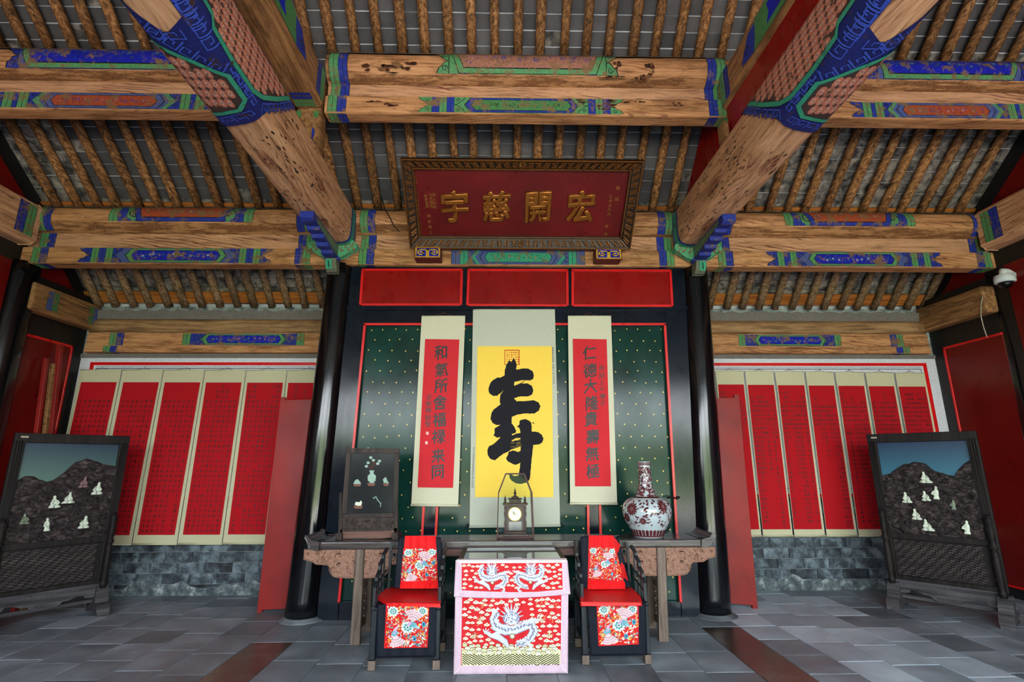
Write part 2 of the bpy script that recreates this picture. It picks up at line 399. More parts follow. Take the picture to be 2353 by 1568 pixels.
# ---- floor
mb = MB(); mb.bb(XL-.3, XR+.3, YF-.3, YB+.2, -.14, -.007); floor = mb.build('floor', M_grout); tag(floor, kind='structure')
TW = .385
def xs_strips():
    x = -2.25-9*TW-.03; k = 0; o = []
    bl = P(476, 1568, 'z', 0).x; o2 = []
    x0 = -2.262
    i = -9
    while x0+i*TW < XR:
        o.append((x0+i*TW, x0+(i+1)*TW)); i += 1
    return o
strips = xs_strips(); tproto = {}
def tile_at(x0, x1, y0, y1, m, target=None):
    g = .0032
    x0, x1 = max(x0, XL)+g, min(x1, XR)-g; y1 = min(y1, YB)-g; y0 += g
    if x1-x0 < .03 or y1-y0 < .03: return
    if target is not None: target.bb(x0, x1, y0, y1, -.04, 0); return
    key = (round(x1-x0, 3), round(y1-y0, 3), m.name)
    if key not in tproto:
        b = MB(); b.bb(-(x1-x0)/2, (x1-x0)/2, -(y1-y0)/2, (y1-y0)/2, -.04, 0)
        t = b.build('stone_tile', m, None, bevel=.003, origin=(0, 0, 0)); t.parent = floor; tproto[key] = t
    else:
        t = tproto[key].copy(); COL.objects.link(t)
    dz = rnd.uniform(-.0012, .0012)
    t.location = Vector(((x0+x1)/2, (y0+y1)/2, dz)) - floor.location
rest = MB(); restb = MB(); ntile = 0
for i, (a, b_) in enumerate(strips):
    brown = abs((a+b_)/2+2.07) < .1 or abs((a+b_)/2-2.17) < .2
    L = .75 if brown else (.46 if i % 3 else .40)
    y = -2.6 + (i*.37) % L
    while y < YB:
        if brown and y > 5.2: m = M_tile
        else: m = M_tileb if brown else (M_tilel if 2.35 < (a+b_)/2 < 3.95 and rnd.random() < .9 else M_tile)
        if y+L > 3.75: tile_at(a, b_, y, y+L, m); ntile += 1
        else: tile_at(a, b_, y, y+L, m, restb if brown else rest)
        y += L
o = rest.build('paving', M_tile, floor); tag(o, kind='stuff')
o = restb.build('paving', M_tileb, floor); tag(o, kind='stuff')

# ---- roof: z of the rafter centre line along y
RP = [(7.02, 3.625), (5.95, 4.67), (4.6, 5.735), (3.25, 6.88), (1.9, 8.1), (.55, 6.88), (-.8, 5.735), (-2.15, 4.67), (-3.4, 3.7)]
def roof_z(y):
    for (a, b_), (c, d) in zip(RP, RP[1:]):
        if c <= y <= a: return b_+(d-b_)*(a-y)/(a-c)
    return RP[0][1]-(y-7.02)*.86
mb = MB()
pts = [(7.35, roof_z(7.35))]+RP[1:]
pr = [(y, z+.105) for y, z in pts]+[(y, z+.30) for y, z in pts[::-1]]
mb.prism(pr, lambda u, v, h: (h, u, v), XL-.3, XR+.3)
ceiling = mb.build('ceiling', M_rmortar); tag(ceiling, kind='structure')
# rafters: three visible tiers
def rafter_mesh(seg, m, name='rafter'):
    (y0, z0), (y1, z1) = seg; b = MB(); k = 7; path = []
    for i in range(k):
        t = i/(k-1); path.append((.004*sin(5*t+1), y0+(y1-y0)*t, z0+(z1-z0)*t))
    b.tube(path, [.050-.004*sin(3*i) for i in range(k)], 12)
    t = b.build(name, m, None, origin=(0, 0, 0)); t.parent = ceiling; return t
tiers = [((6.94, 3.705), (6.0, 4.62), M_raftg), ((5.96, 4.665), (4.60, 5.735), M_rafter), ((4.59, 5.74), (3.2, 6.925), M_rafter)]
for ti, (a, b_, m) in enumerate(tiers):
    protos = [rafter_mesh((a, b_), m)]
    x = XL+.10+(.05, .12, .0)[ti]; first = True; n = 0
    while x < XR-.05:
        if first: r = protos[0]; first = False
        else: r = protos[0].copy(); COL.objects.link(r)
        s = rnd.uniform(.92, 1.08)
        r.location = Vector((x+rnd.uniform(-.012, .012), 0, 0))-ceiling.location; r.scale = (s, 1, 1)
        x += (.236, .246, .24)[ti]; n += 1
# sheathing bricks between the rafters
def slope_bricks():
    cand = []
    for ti, (ya, yb_) in enumerate([(7.0, 5.93), (5.93, 4.58), (4.58, 4.02)]):
        za, zb = roof_z(ya), roof_z(yb_); L = sqrt((ya-yb_)**2+(za-zb)**2); n = int(round(L/.142)); sl = atan2(zb-za, ya-yb_)
        x0 = XL+.10+(.05, .12, 0)[ti]; W = (.236, .246, .24)[ti]
        for k in range(n):
            t = (k+.5)/n; y = ya+(yb_-ya)*t; z = za+(zb-za)*t+.085/cos(sl)-.0
            x = x0-W
            while x < XR:
                cand.append((ti, x+W/2, y, z, sl, W, L/n)); x += W
    return cand
cand = slope_bricks()
def bscore(c):
    ti, x, y, z, *_ = c
    if ti == 0: return 3+abs(x)
    vis = 1 if (ti == 2 or ti == 1) else 0
    d = sqrt(x*x+y*y+(z-1.58)**2)
    return d if abs(x) < 5.4 else 9
cand.sort(key=lambda c: (sqrt((c[1]-.2)**2+c[2]**2+(c[3]-1.58)**2)))
bp = {}; stf = {0: MB(), 1: MB()}
def mot(ti, x): return 1 if (ti == 0 or (ti == 1 and (x > 2.9 or x < -4.9))) else 0
for i, (ti, x, y, z, sl, W, LL) in enumerate(cand):
    mo = mot(ti, x)
    if ti and mo == 0 and rnd.random() < .02: mo = 1
    m = (M_rbrick, M_rbrickm)[mo]
    R = Matrix.Rotation(-sl, 4, 'X')
    dz = rnd.uniform(-.003, .003)
    if i < 300:
        if (ti, mo) not in bp:
            b = MB(); b.box((0, 0, 0), (W-.004, LL-.010, .03), R)
            t = b.build('brick', m, None, origin=(0, 0, 0)); t.parent = ceiling; bp[ti, mo] = t
        else: t = bp[ti, mo].copy(); COL.objects.link(t)
        t.location = Vector((x, y, z+dz))-ceiling.location
    else: stf[mo].box((x, y, z+dz), (W-.004, LL-.010, .03), R)
for k in (0, 1):
    tag(stf[k].build('brick_sheathing', (M_rbrick, M_rbrickm)[k], ceiling), kind='stuff')
b = MB(); b.box((.2, 6.88, roof_z(6.88)+.058), (XR-XL, .17, .022), Matrix.Rotation(-.77, 4, 'X')); b.build('eave_board', M_batten, ceiling)
b = MB(); b.box((.2, 5.955, roof_z(5.955)+.068), (XR-XL, .05, .02), Matrix.Rotation(-.66, 4, 'X')); b.build('batten', M_batten, ceiling)

# ---- back wall
mb = MB(); mb.bb(XL-.3, XR+.3, YB+.012, YB+.3, 0, 3.72)
wb = mb.build('wall_back', M_wmortar); tag(wb, kind='structure')
b = MB(); b.bb(XL, XR, YB-.012, YB+.03, 1.13, 2.985); b.build('plaster', M_white, wb)
b = MB(); b.bb(XL, XR, YB-.03, YB+.03, 2.985, 3.04); b.build('ledge', M_grey, wb)
for x0, x1 in ((XL+.14, -1.95), (2.3, XR-.14)):
    y = YB-.016; b = MB(); b.bb(x0, x1, y, YB, 2.885, 2.925)
    b.bb(x0, x0+.05, y, YB, 1.15, 2.885) if x0 < 0 else b.bb(x1-.05, x1, y, YB, 1.15, 2.885)
    b.bb(x0, x1, y, YB, 1.13, 1.17)
    b.build('red_border', M_redtrim, wb)
    b = MB(); y = YB-.0145
    xx0, xx1 = (x0+.085, x1) if x0 < 0 else (x0, x1-.085)
    b.bb(xx0, xx1, y, YB, 2.835, 2.843); b.bb(xx0, xx1, y, YB, 2.862, 2.866)
    if x0 < 0: b.bb(xx0, xx0+.006, y, YB, 1.24, 2.84)
    else: b.bb(xx1-.006, xx1, y, YB, 1.24, 2.84)
    b.bb(xx0, xx1, y, YB, 1.235, 1.241)
    b.build('border_line', M_ink, wb)
bw = {}
for x0, x1 in ((XL, -2.0), (2.2, XR)):
    for r in range(9):
        z = r*.1255; x = x0-(.17 if r % 2 else 0)-(0 if r % 4 else .08)
        while x < x1:
            a, c = max(x, x0)+.004, min(x+.335, x1)-.004; x += .335
            if c-a < .05: continue
            key = round(c-a, 3)
            if key not in bw:
                b = MB(); b.bb(-key/2, key/2, -.012, .03, .004, .1215)
                t = b.build('brick', M_wbrick, None, bevel=.004, origin=(0, 0, 0)); t.parent = wb; bw[key] = t
            else: t = bw[key].copy(); COL.objects.link(t)
            t.location = Vector(((a+c)/2, YB+.004+rnd.uniform(-.003, .003), z))-wb.location
# lime smear along the foot of the brick wall
M_smear = stone('lime smear', [(.38, (62, 70, 76)), (.52, (104, 114, 118)), (.66, (178, 186, 184))], .95, 9, .8)
for x0, x1 in ((XL, -2.2), (2.5, XR)):
    b = MB(); n = 60
    top = [(x0+(x1-x0)*i/n, .13+.10*noise.noise(Vector((i*.23, x0, 0)))+.03*noise.noise(Vector((i*.9, x0, 4)))) for i in range(n+1)]
    b.prism([(x0, 0), (x1, 0)]+top[::-1], lambda u, v, h: (u, YB-.018+h, v), 0, .03)
    b.build('lime_smear', M_smear, wb)

# ---- side walls with lacquered panels
for side, X, s in (('left', XL, -1), ('right', XR, 1)):
    b = MB()
    b.bb(X, X+s*.2, YF, YB, 0, 3.3)
    gp = [(YF, 3.3), (YB, 3.3)]+[(y, z+.08) for y, z in RP if y > YF][0:]
    gp = [(YB, 3.3), (YB, roof_z(YB)+.09)]+[(y, z+.09) for y, z in RP if y < YB and y > YF]+[(YF, roof_z(YF)+.09), (YF, 3.3)]
    b.prism(gp, lambda u, v, h: (X+s*h, u, v), 0, .2)
    wl = b.build('wall_'+side, M_blackm); tag(wl, kind='structure')
    def slab(nm, m, y0, y1, z0, z1, t):
        q = MB(); q.bb(X-s*t, X+s*.02, y0, y1, z0, z1); return q.build(nm, m, wl, bevel=.004)
    slab('lacquer_panel', M_redside, 5.95, 6.80, .12, 3.10, .012)
    for nm, y0, y1, z0, z1 in (('a', 6.78, 6.81, .12, 3.11), ('b', 5.95, 6.81, 3.08, 3.11), ('c', 5.95, 6.81, .12, .145)):
        slab('red_trim', M_redtrim, y0, y1, z0, z1, .024)
    slab('lacquer_panel', M_redside, 3.6, 5.75, .12, 3.9, .012)
    slab('lacquer_panel', M_redside, .3, 3.4, .12, 3.9, .012)
    # gable infill
    def gab(y0, y1, zb, off=.16):
        q = MB(); ys = [y0+(y1-y0)*i/8 for i in range(9)]
        pp = [(y0, zb)]+[(y1, zb)] + [(y, max(zb+.01, roof_z(y)-off)) for y in ys[::-1]]
        q.prism(pp, lambda u, v, h: (X-s*h, u, v), -.02, .012); return q.build('gable_panel', M_redside, wl)
    gab(6.02, 6.80, 3.80); gab(4.75, 5.85, 4.62); gab(2.2, 4.45, 4.62)
# unseen front wall: left bay filled in to dim that side, others open
b = MB()
b.bb(XL, -2.3, YF, YF+.2, 0, 2.1)
b.bb(XL, XR, YF, YF+.2, 3.55, 4.2)
for x in (XL+.1, -2.06, 2.3, XR-.1): b.bb(x-.12, x+.12, YF, YF+.2, 0, 3.7)
for x in (-4.5, -3.3, 3.5, 4.8): b.bb(x-.05, x+.05, YF+.05, YF+.13, .95, 3.55)
fw_ = b.build('wall_front', M_blackm); tag(fw_, kind='structure')
# courtyard outside the open front
b = MB(); b.bb(-30, 30, -40, YF-.3, -.6, -.35); cy = b.build('courtyard', plain('courtyard paving', (150, 146, 138), .8)); tag(cy, kind='structure')
M_hedge = plain('hedge leaf', (76, 98, 54), .8, 0, .6, 8, var=.5)
b = MB(); b.grid(lambda u, v: (-24+48*u, -15+1.2*noise.noise(Vector((u*20, v*4, 0))), -.35+3.4*v+.3*noise.noise(Vector((u*26, 3, 0)))), 80, 12)
hd = b.build('hedge', M_hedge); tag(hd, 'clipped green hedge across the courtyard behind the viewer', 'hedge')

# ---- columns
def column(name, x0, x1, y, r0, r1, h, label):
    t = thing(name, label, 'column', (x0, y, 0))
    b = MB(); n = 40; k = 24
    for_rings = []
    vs = []; 
    for i in range(k+1):
        q = i/k; r = r0+(r1-r0)*q+.004*noise.noise(Vector((q*9, x0, 0)))
        for j in range(n):
            a = 2*pi*j/n; rr = r+.0025*noise.noise(Vector((cos(a)*2, sin(a)*2, q*7+x0)))
            vs.append((x0+(x1-x0)*q+rr*cos(a), y+rr*sin(a), .03+(h-.03)*q))
    fs = [(i*n+j, i*n+(j+1) % n, (i+1)*n+(j+1) % n, (i+1)*n+j) for i in range(k) for j in range(n)]+[tuple(range(n))[::-1], tuple(k*n+j for j in range(n))]
    b.add(vs, fs, None, True); b.build('shaft', M_black, t)
    b = MB(); b.lathe([(r0+.06, 0), (r0+.045, .008), (r0+.018, .018), (r0+.003, .034), (r0-.02, .04)], (x0, y, 0), 36); b.build('plinth', M_smear2, t)
    return t
M_smear2 = stone('cement skirt', [(.35, (80, 86, 90)), (.7, (116, 122, 126))], .8, 6, .4)
column('column', -2.068, -1.945, YC, .186, .158, 3.92, 'black lacquered round column left of the altar')
column('column', 2.267, 2.385, YC, .186, .158, 3.92, 'black lacquered round column right of the altar')
column('column', -5.78, -5.73, 5.93, .19, .17, 3.92, 'black corner column at the left edge of the hall')
column('column', 6.25, 6.28, 5.93, .19, .17, 4.6, 'black corner column at the right edge behind the camera mount')

# ================================================================== PAINTED BEAMS
GRN, GRN2, TEAL = lin((74, 128, 76)), lin((88, 148, 96)), lin((58, 158, 124))
BLU, BLU2, BLU3 = lin((40, 56, 150)), lin((24, 34, 170)), lin((78, 92, 150))
ORG, INK, PNK, WHT = lin((168, 74, 44)), lin((16, 18, 24)), lin((172, 112, 128)), lin((214, 208, 196))
YEL = lin((206, 160, 70))
def stripes(p, u, d, v0, v1, cols, wd):
    for c in cols:
        p.rect(min(u, u+d*wd), v0, max(u, u+d*wd), v1, c, 1)
        p.rect(min(u, u+d*wd*.09), v0, max(u, u+d*wd*.09), v1, INK, 2) if d > 0 else p.rect(u-wd*.09, v0, u, v1, INK, 2)
        u += d*wd
    p.rect(u-wd*.05, v0, u+wd*.05, v1, INK, 2)
    return u
def end_rings(p, u, d, v0, v1, wd=.046, order=('g', 'g', 'b', 'b')):
    return stripes(p, u, d, v0, v1, [GRN2 if q == 'g' else BLU for q in order], wd)
def spiral(p, cu, cv, r, d, col, wdt, l=3, turns=1.4, ph=0):
    pts = []
    for i in range(15):
        t = i/14; a = ph+d*turns*2*pi*t; rr = r*(1-.8*t); pts.append((cu+rr*cos(a), cv+rr*sin(a)))
    p.line(pts, [wdt*(1-.5*i/14) for i in range(15)], col, l)
def petals(p, u, d, v0, v1, col, ln):
    """pair of curled petals whose tips point away from the cartouche (direction d)"""
    vm = (v0+v1)/2; h = (v1-v0)/2
    for s in (-1, 1):
        e = [(u, vm), (u+d*ln*.35, vm+s*h*.12), (u+d*ln*.55, vm+s*h*.42), (u+d*ln*.8, vm+s*h*.55), (u+d*ln, vm+s*h*.98), (u+d*ln*.5, vm+s*h), (u, vm+s*h)]
        p.poly(e, col, 1); p.line(e[:5], h*.07, INK, 3)
        spiral(p, u+d*ln*.32, vm+s*h*.62, h*.24, s*d, INK, h*.07)
def flowers(p, u0, u1, v0, v1, fl, lf, n=None):
    h = v1-v0; n = n or max(4, int((u1-u0)/h*1.6))
    for i in range(n*5):
        u = u0+(u1-u0)*rnd.random()
        dv = rnd.gauss(0, .22); v = (v0+v1)/2+dv*h
        if not v0+h*.08 < v < v1-h*.08: continue
        p.ell(u, v, h*rnd.uniform(.05, .11), h*rnd.uniform(.03, .05), lf[rnd.randrange(len(lf))], 4, 6, rnd.uniform(0, 3))
    for i in range(n):
        u = u0+(u1-u0)*(i+.5)/n+rnd.uniform(-.3, .3)*h; v = (v0+v1)/2+rnd.uniform(-.16, .16)*h; r = h*rnd.uniform(.12, .2); c = fl[rnd.randrange(len(fl))]
        for k in range(8):
            a = k*pi/4+.2; p.ell(u+cos(a)*r*.6, v+sin(a)*r*.6, r*.42, r*.14, c, 5, 6, a)
        p.ell(u, v, r*.22, r*.22, YEL, 6, 6)
def cartouche(p, uc, hw, v0, v1, S, half=False):
    """centre ornament: petals, stripes, curls, hexagon frame, painted field"""
    vm = v1 if half else (v0+v1)/2; V0 = v0; V1 = v1
    e = .004
    # background between the stripes and the hexagon
    p.rect(uc-hw*.66, v0, uc+hw*.66, v1, S['bg'], 0)
    for d in (-1, 1):
        if S.get('petal'): petals(p, uc+d*hw*.88, d, v0, v1, S['petal'], hw*.13)
        u = uc+d*hw*.88
        cols = S['stripes']; wd = hw*.22/len(cols)
        stripes(p, u, -d, v0, v1, cols, wd)
        if S.get('curl'): petals(p, uc+d*hw*.655, -d, v0, v1, S['curl'], hw*.10) if not half else [spiral(p, uc+d*hw*.58, v0+(v1-v0)*.5, (v1-v0)*.3, d, INK, (v1-v0)*.07), p.ell(uc+d*hw*.58, v0+(v1-v0)*.5, (v1-v0)*.45, (v1-v0)*.4, S['curl'], 1)]
        if S.get('chev'):
            for q, cc in enumerate(S['chev']):
                a = hw*(.60-q*.028)
                if half: p.poly([(uc+d*(a+.0*hw), v0), (uc+d*(a+.10*hw), v1), (uc+d*(a+.075*hw), v1), (uc+d*(a-.025*hw), v0)], cc, 2)
                else:
                    for s in (0, 1):
                        vv = v1 if s else v0
                        p.poly([(uc+d*(a+.02*hw), vm), (uc+d*(a-.045*hw), vv), (uc+d*(a-.07*hw), vv), (uc+d*(a-.005*hw), vm)], cc, 2)
    H = v1-v0
    def hexa_(tip, sh, m, col, l):
        if half: p.poly([(uc-sh, v0+m), (uc+sh, v0+m), (uc+tip, v1-.0), (uc-tip, v1-.0)], col, l)
        else: p.poly([(uc-tip, vm), (uc-sh, v0+m), (uc+sh, v0+m), (uc+tip, vm), (uc+sh, v1-m), (uc-sh, v1-m)], col, l)
    t0 = S.get('tip', .52)
    if half:
        hexa_(hw*(t0+.02), hw*(t0-.07), e, INK, 3); hexa_(hw*(t0+.012), hw*(t0-.078), e+.004, S['frame'], 4)
        hexa_(hw*(t0-.045), hw*(t0-.125), H*.20, INK, 5); hexa_(hw*(t0-.053), hw*(t0-.13), H*.24, S['field'], 6)
        flowers_(p, uc-hw*(t0-.12), uc+hw*(t0-.12), v0+H*.3, v1, S)
    else:
        hexa_(hw*(t0+.012), hw*(t0-.05), e, INK, 3); hexa_(hw*t0, hw*(t0-.055), e+.004, S['frame'], 4)
        hexa_(hw*(t0-.055), hw*(t0-.095), H*.15, INK, 5); hexa_(hw*(t0-.063), hw*(t0-.10), H*.18, S['field'], 6)
        flowers_(p, uc-hw*(t0-.13), uc+hw*(t0-.13), v0+H*.2, v1-H*.2, S)
def flowers_(p, a, b, c, d, S):
    k = p.lift; p.base += 7*k
    flowers(p, a, b, c, d, S['fl'], S['lf']); p.base -= 7*k
SB = dict(petal=BLU, stripes=[GRN2, GRN2, BLU, BLU, GRN2, GRN2], bg=BLU3, curl=BLU, frame=GRN2, field=BLU2, fl=[WHT, PNK, lin((190, 190, 220))], lf=[TEAL, GRN, lin((60, 90, 150))])
SBg = dict(petal=GRN2, stripes=[BLU, BLU, GRN2, GRN2, BLU, BLU], bg=GRN2, curl=GRN2, frame=BLU, field=GRN, fl=[lin((40, 60, 40)), lin((100, 110, 70))], lf=[INK, lin((30, 60, 34))], tip=.55)
SO = dict(petal=BLU, stripes=[GRN2, GRN2, BLU, GRN2, GRN2], bg=BLU3, curl=BLU, chev=[GRN2, GRN2], frame=BLU3, field=ORG, fl=[BLU3, PNK, lin((60, 60, 140))], lf=[lin((90, 40, 90)), BLU, lin((130, 90, 110))])
SOh = dict(petal=None, stripes=[GRN2, GRN2, BLU, BLU], bg=BLU, curl=GRN2, chev=[GRN2, GRN2], frame=BLU, field=ORG, fl=[lin((150, 120, 110)), lin((110, 130, 110))], lf=[GRN, lin((110, 80, 60)), BLU3], tip=.6)
SBh = dict(petal=BLU, stripes=[BLU3, BLU3], bg=BLU, curl=BLU, frame=GRN2, field=BLU2, fl=[lin((30, 70, 170)), lin((60, 110, 160))], lf=[lin((40, 60, 110)), lin((30, 110, 120)), lin((70, 80, 110))], tip=.86)
SPh = dict(petal=GRN2, stripes=[GRN2, BLU], bg=GRN, curl=BLU, frame=GRN2, field=lin((166, 112, 92)), fl=[BLU, lin((120, 90, 150)), PNK], lf=[BLU, lin((150, 90, 80)), lin((120, 100, 160))], tip=.84)
SC_ = dict(petal=None, stripes=[BLU3, BLU3, TEAL, TEAL], bg=BLU3, curl=BLU3, chev=[TEAL, TEAL], frame=BLU3, field=TEAL, fl=[lin((170, 110, 80)), lin((140, 120, 100))], lf=[INK, lin((30, 70, 50)), lin((20, 40, 30))], tip=.5)
M_under = painted('weathered underside', .8, wear=.5, wearcol=(176, 126, 84), wsc=5, axis=(.5, 3, 3), var=.3)
M_dust = painted('dust on the purlin', .95, wear=.45, wearcol=(150, 116, 86), wsc=6, axis=(1, 3, 3))
def rod_x(mb, x0, x1, yc, zc, R, n=24, k=14, wob=.004, a0=0):
    path = [(x0+(x1-x0)*i/k, yc+wob*noise.noise(Vector((i*.4, x0, 1))), zc+wob*noise.noise(Vector((i*.4, x0, 5)))) for i in range(k+1)]
    return mb.tube(path, [R*(1+.01*sin(i*1.7)) for i in range(k+1)], n)
def purlin(x0, x1, yc, zc, R, label, S, uc, hw, rings, m=None, a_lo=-20, a_hi=54, ringw=.046):
    t = thing('purlin', label, 'beam', ((x0+x1)/2, yc, zc-R))
    b = MB(); rod_x(b, x0, x1, yc, zc, R); b.build('log', m or M_beamx, t)
    Rr = R*1.035
    def f(u, v, h):
        a = radians(v); return (u, yc-(Rr+h)*cos(a), zc+(Rr+h)*sin(a))
    class Q(Paint): pass
    sc = 1.0/(Rr*pi/180)
    g = lambda u, v, h: f(u, a_lo+v*sc, h)
    V1 = (a_hi-a_lo)/sc
    p = Paint(g, .5, R*.16)
    if S: cartouche(p, uc, hw, 0, V1, S, half=True); p.build('painted_ornament', M_paint, t)
    for u, d in rings: p = Paint(g, .5, R*.16); end_rings(p, u, d, -.12, V1+.05, ringw); p.build('painted_rings', M_paint, t)
    if R > .15:
        p = Paint(f, .6, 8, lift=.0009); p.base = .0075; n_ = 60; d0 = a_hi-8
        edge = [(x0+(x1-x0)*i/n_, d0+3.0*noise.noise(Vector((i*.5, x0, yc)))) for i in range(n_+1)]
        p.poly([(x0, a_hi+30)]+[(x1, a_hi+30)]+edge[::-1], lin((104, 88, 76)), 0)
        p.build('dust_layer', M_dust, t)
        p = Paint(f, .6, 8, lift=.0009); p.base = -.0035; lo_ = a_lo-4
        edge = [(x0+(x1-x0)*i/n_, lo_+2.5*noise.noise(Vector((i*.7, x0, yc+3)))) for i in range(n_+1)]
        p.poly([(x0, -88), (x1, -88)]+edge[::-1], lin((132, 88, 54)), 0)
        p.build('weathered_underside', M_under, t)
    return t
def flat_beam(name, x0, x1, yf, yb_, z0, z1, label, m, S, uc, hw, rings, cat='beam', bev=.02, under=True, ringw=.046):
    t = thing(name, label, cat, ((x0+x1)/2, (yf+yb_)/2, z0))
    b = MB(); b.bb(x0, x1, yf, yb_, z0, z1); b.build('timber', m, t, bevel=bev, seg=2)
    if S or rings:
        ff = lambda u, v, h: (u, yf-.001-h, z0+v)
        if S: p = Paint(ff, 9, 9); cartouche(p, uc, hw, .012, z1-z0-.012, S); p.build('painted_ornament', M_paint, t)
        for u, d in rings:
            p = Paint(ff, 9, 9); end_rings(p, u, d, .006, z1-z0-.006, ringw)
            if under: p.f = (lambda u, v, h: (u, yf-.001-h, z0+v) if v >= 0 else (u, yf-v, z0-.001-h)); end_rings(p, u, d, -(yb_-yf-.01), -.012, ringw)
            p.build('painted_rings', M_paint, t)
    return t
def X(px, py, y): return P(px, py, 'y', y).x
# column line: purlin, board and lower beam in the three bays
Zf0, Zf1, Zp = 3.895, 4.105, 4.46
bays = [('left bay', XL, -2.06, X(405, 588, 5.84), 1.13, X(80, 560, 5.84), X(714, 588, 5.84)),
        ('middle bay', -1.97, 2.36, X(1191, 588, 5.84), .92, X(828, 540, 5.84), X(1545, 540, 5.84)),
        ('right bay', 2.33, XR, X(1962, 595, 5.84), 1.08, X(1650, 595, 5.84), X(2275, 588, 5.84))]
SS = [(SOh, SB), (None, SC_), (SOh, SB)]
for (nm, x0, x1, uc, hw, r0, r1), (Sp, Sf) in zip(bays, SS):
    rg = [(r0, 1), (r1, -1)]
    purlin(x0, x1, 5.95, 4.475, .175, 'round purlin on the column line of the %s, behind the plaque' % nm if 'middle' in nm else 'round purlin with a red field painted on its middle, column line, %s' % nm, Sp, uc+(.03 if 'left' in nm else -.02), hw*(.86), rg)
    flat_beam('board', x0, x1, 5.90, 5.99, Zf1, 4.32, 'pale board between purlin and lower beam on the column line, %s' % nm, M_plank, None, 0, 0, rg, bev=.003, under=False)
    flat_beam('tie_beam', x0, x1, 5.835, 6.02, Zf0, Zf1, {'l': 'lower tan beam with a blue flowered cartouche, left bay, meeting the left column', 'm': 'lower beam under the plaque with a green flowered cartouche', 'r': 'lower tan beam with a blue flowered cartouche, right bay, meeting the right column'}[nm[0]], M_beamx, Sf, uc, hw, rg)
# upper line (second purlin toward the viewer)
Yu = 4.49
ub = [('left bay', XL, -2.12, X(258, 138, Yu), .98, X(240, 232, Yu), 1.12, [(X(648, 200, Yu), -1)]),
      ('middle bay', X(748, 200, Yu), X(1668, 200, Yu), X(1212, 152, Yu), .91, X(1198, 243, Yu), 1.02, [(X(756, 200, Yu), 1), (X(1665, 200, Yu), -1)]),
      ('right bay', 2.48, XR, X(2165, 155, Yu), .86, X(2172, 246, Yu), .98, [])]
US = [(SBh, SO), (SPh, SBg), (SBh, SO)]
for (nm, x0, x1, uc, hw, uc2, hw2, rg), (Sp, Sf) in zip(ub, US):
    purlin(x0, x1, 4.6, 5.52, .175, {'l': 'upper purlin with a long blue painted field, left bay', 'm': 'upper purlin with a faded pink field, high above the plaque', 'r': 'upper purlin with a long blue painted field, right bay'}[nm[0]], Sp, uc, hw, rg, a_lo=-38, a_hi=42)
    flat_beam('board', x0, x1, 4.56, 4.64, 5.17, 5.38, 'pale board of the upper beam line, %s' % nm, M_plank, None, 0, 0, rg, bev=.003, under=False)
    flat_beam('tie_beam', x0, x1, Yu, 4.66, 4.97, 5.17, {'l': 'flat beam under the upper purlin with an orange-red painted field, left bay', 'm': 'upper beam with a green cartouche in a blue frame, above the plaque', 'r': 'flat beam under the upper purlin with an orange-red painted field, right bay'}[nm[0]], M_beamx, Sf, uc2, hw2, rg)
# dark scorched stains at the right end of the upper middle beam
o_ = [o for o in COL.objects if o.get('label', '').startswith('upper beam with a green')][0]
p = Paint(lambda u, v, h: P(u, -v, 'y', Yu-.004-h), 99, 99); rs = random.Random(5)
for cx_, cy_, rx_, ry_ in ((1330, 232, 22, 5), (1420, 236, 26, 6), (1458, 231, 24, 4), (1392, 246, 18, 5), (1550, 240, 16, 4), (905, 240, 20, 4), (860, 232, 18, 3)):
    for k in range(7):
        p.ell(cx_+rs.uniform(-rx_, rx_), -(cy_+rs.uniform(-ry_, ry_)), rx_*rs.uniform(.15, .4), ry_*rs.uniform(.2, .5), (lin((78, 42, 26)), lin((56, 32, 22)), lin((112, 62, 42)))[k % 3], k % 2, 11, 0, .35)
tag(p.build('stain', M_paintc, o_), kind='stuff')
o_ = [o for o in COL.objects if o.get('label', '').startswith('upper purlin with a faded pink')][0]
for cx_, cy_, rx_, ry_ in ((1425, 152, 14, 10), (1488, 156, 14, 9), (1405, 178, 26, 5), (1480, 176, 18, 7), (870, 158, 36, 9), (935, 150, 30, 8)):
    p = Paint(lambda u, v, h: P(u, -v, 'y', 4.418-h), 99, 99)
    for k in range(9):
        p.ell(cx_+rs.uniform(-rx_, rx_), -(cy_+rs.uniform(-ry_, ry_)), rx_*rs.uniform(.12, .35), ry_*rs.uniform(.2, .5), (lin((82, 44, 28)), lin((58, 34, 24)), lin((120, 86, 54)))[k % 3], k % 2, 11, 0, .35)
    tag(p.build('stain', M_paintc, o_), kind='stuff')
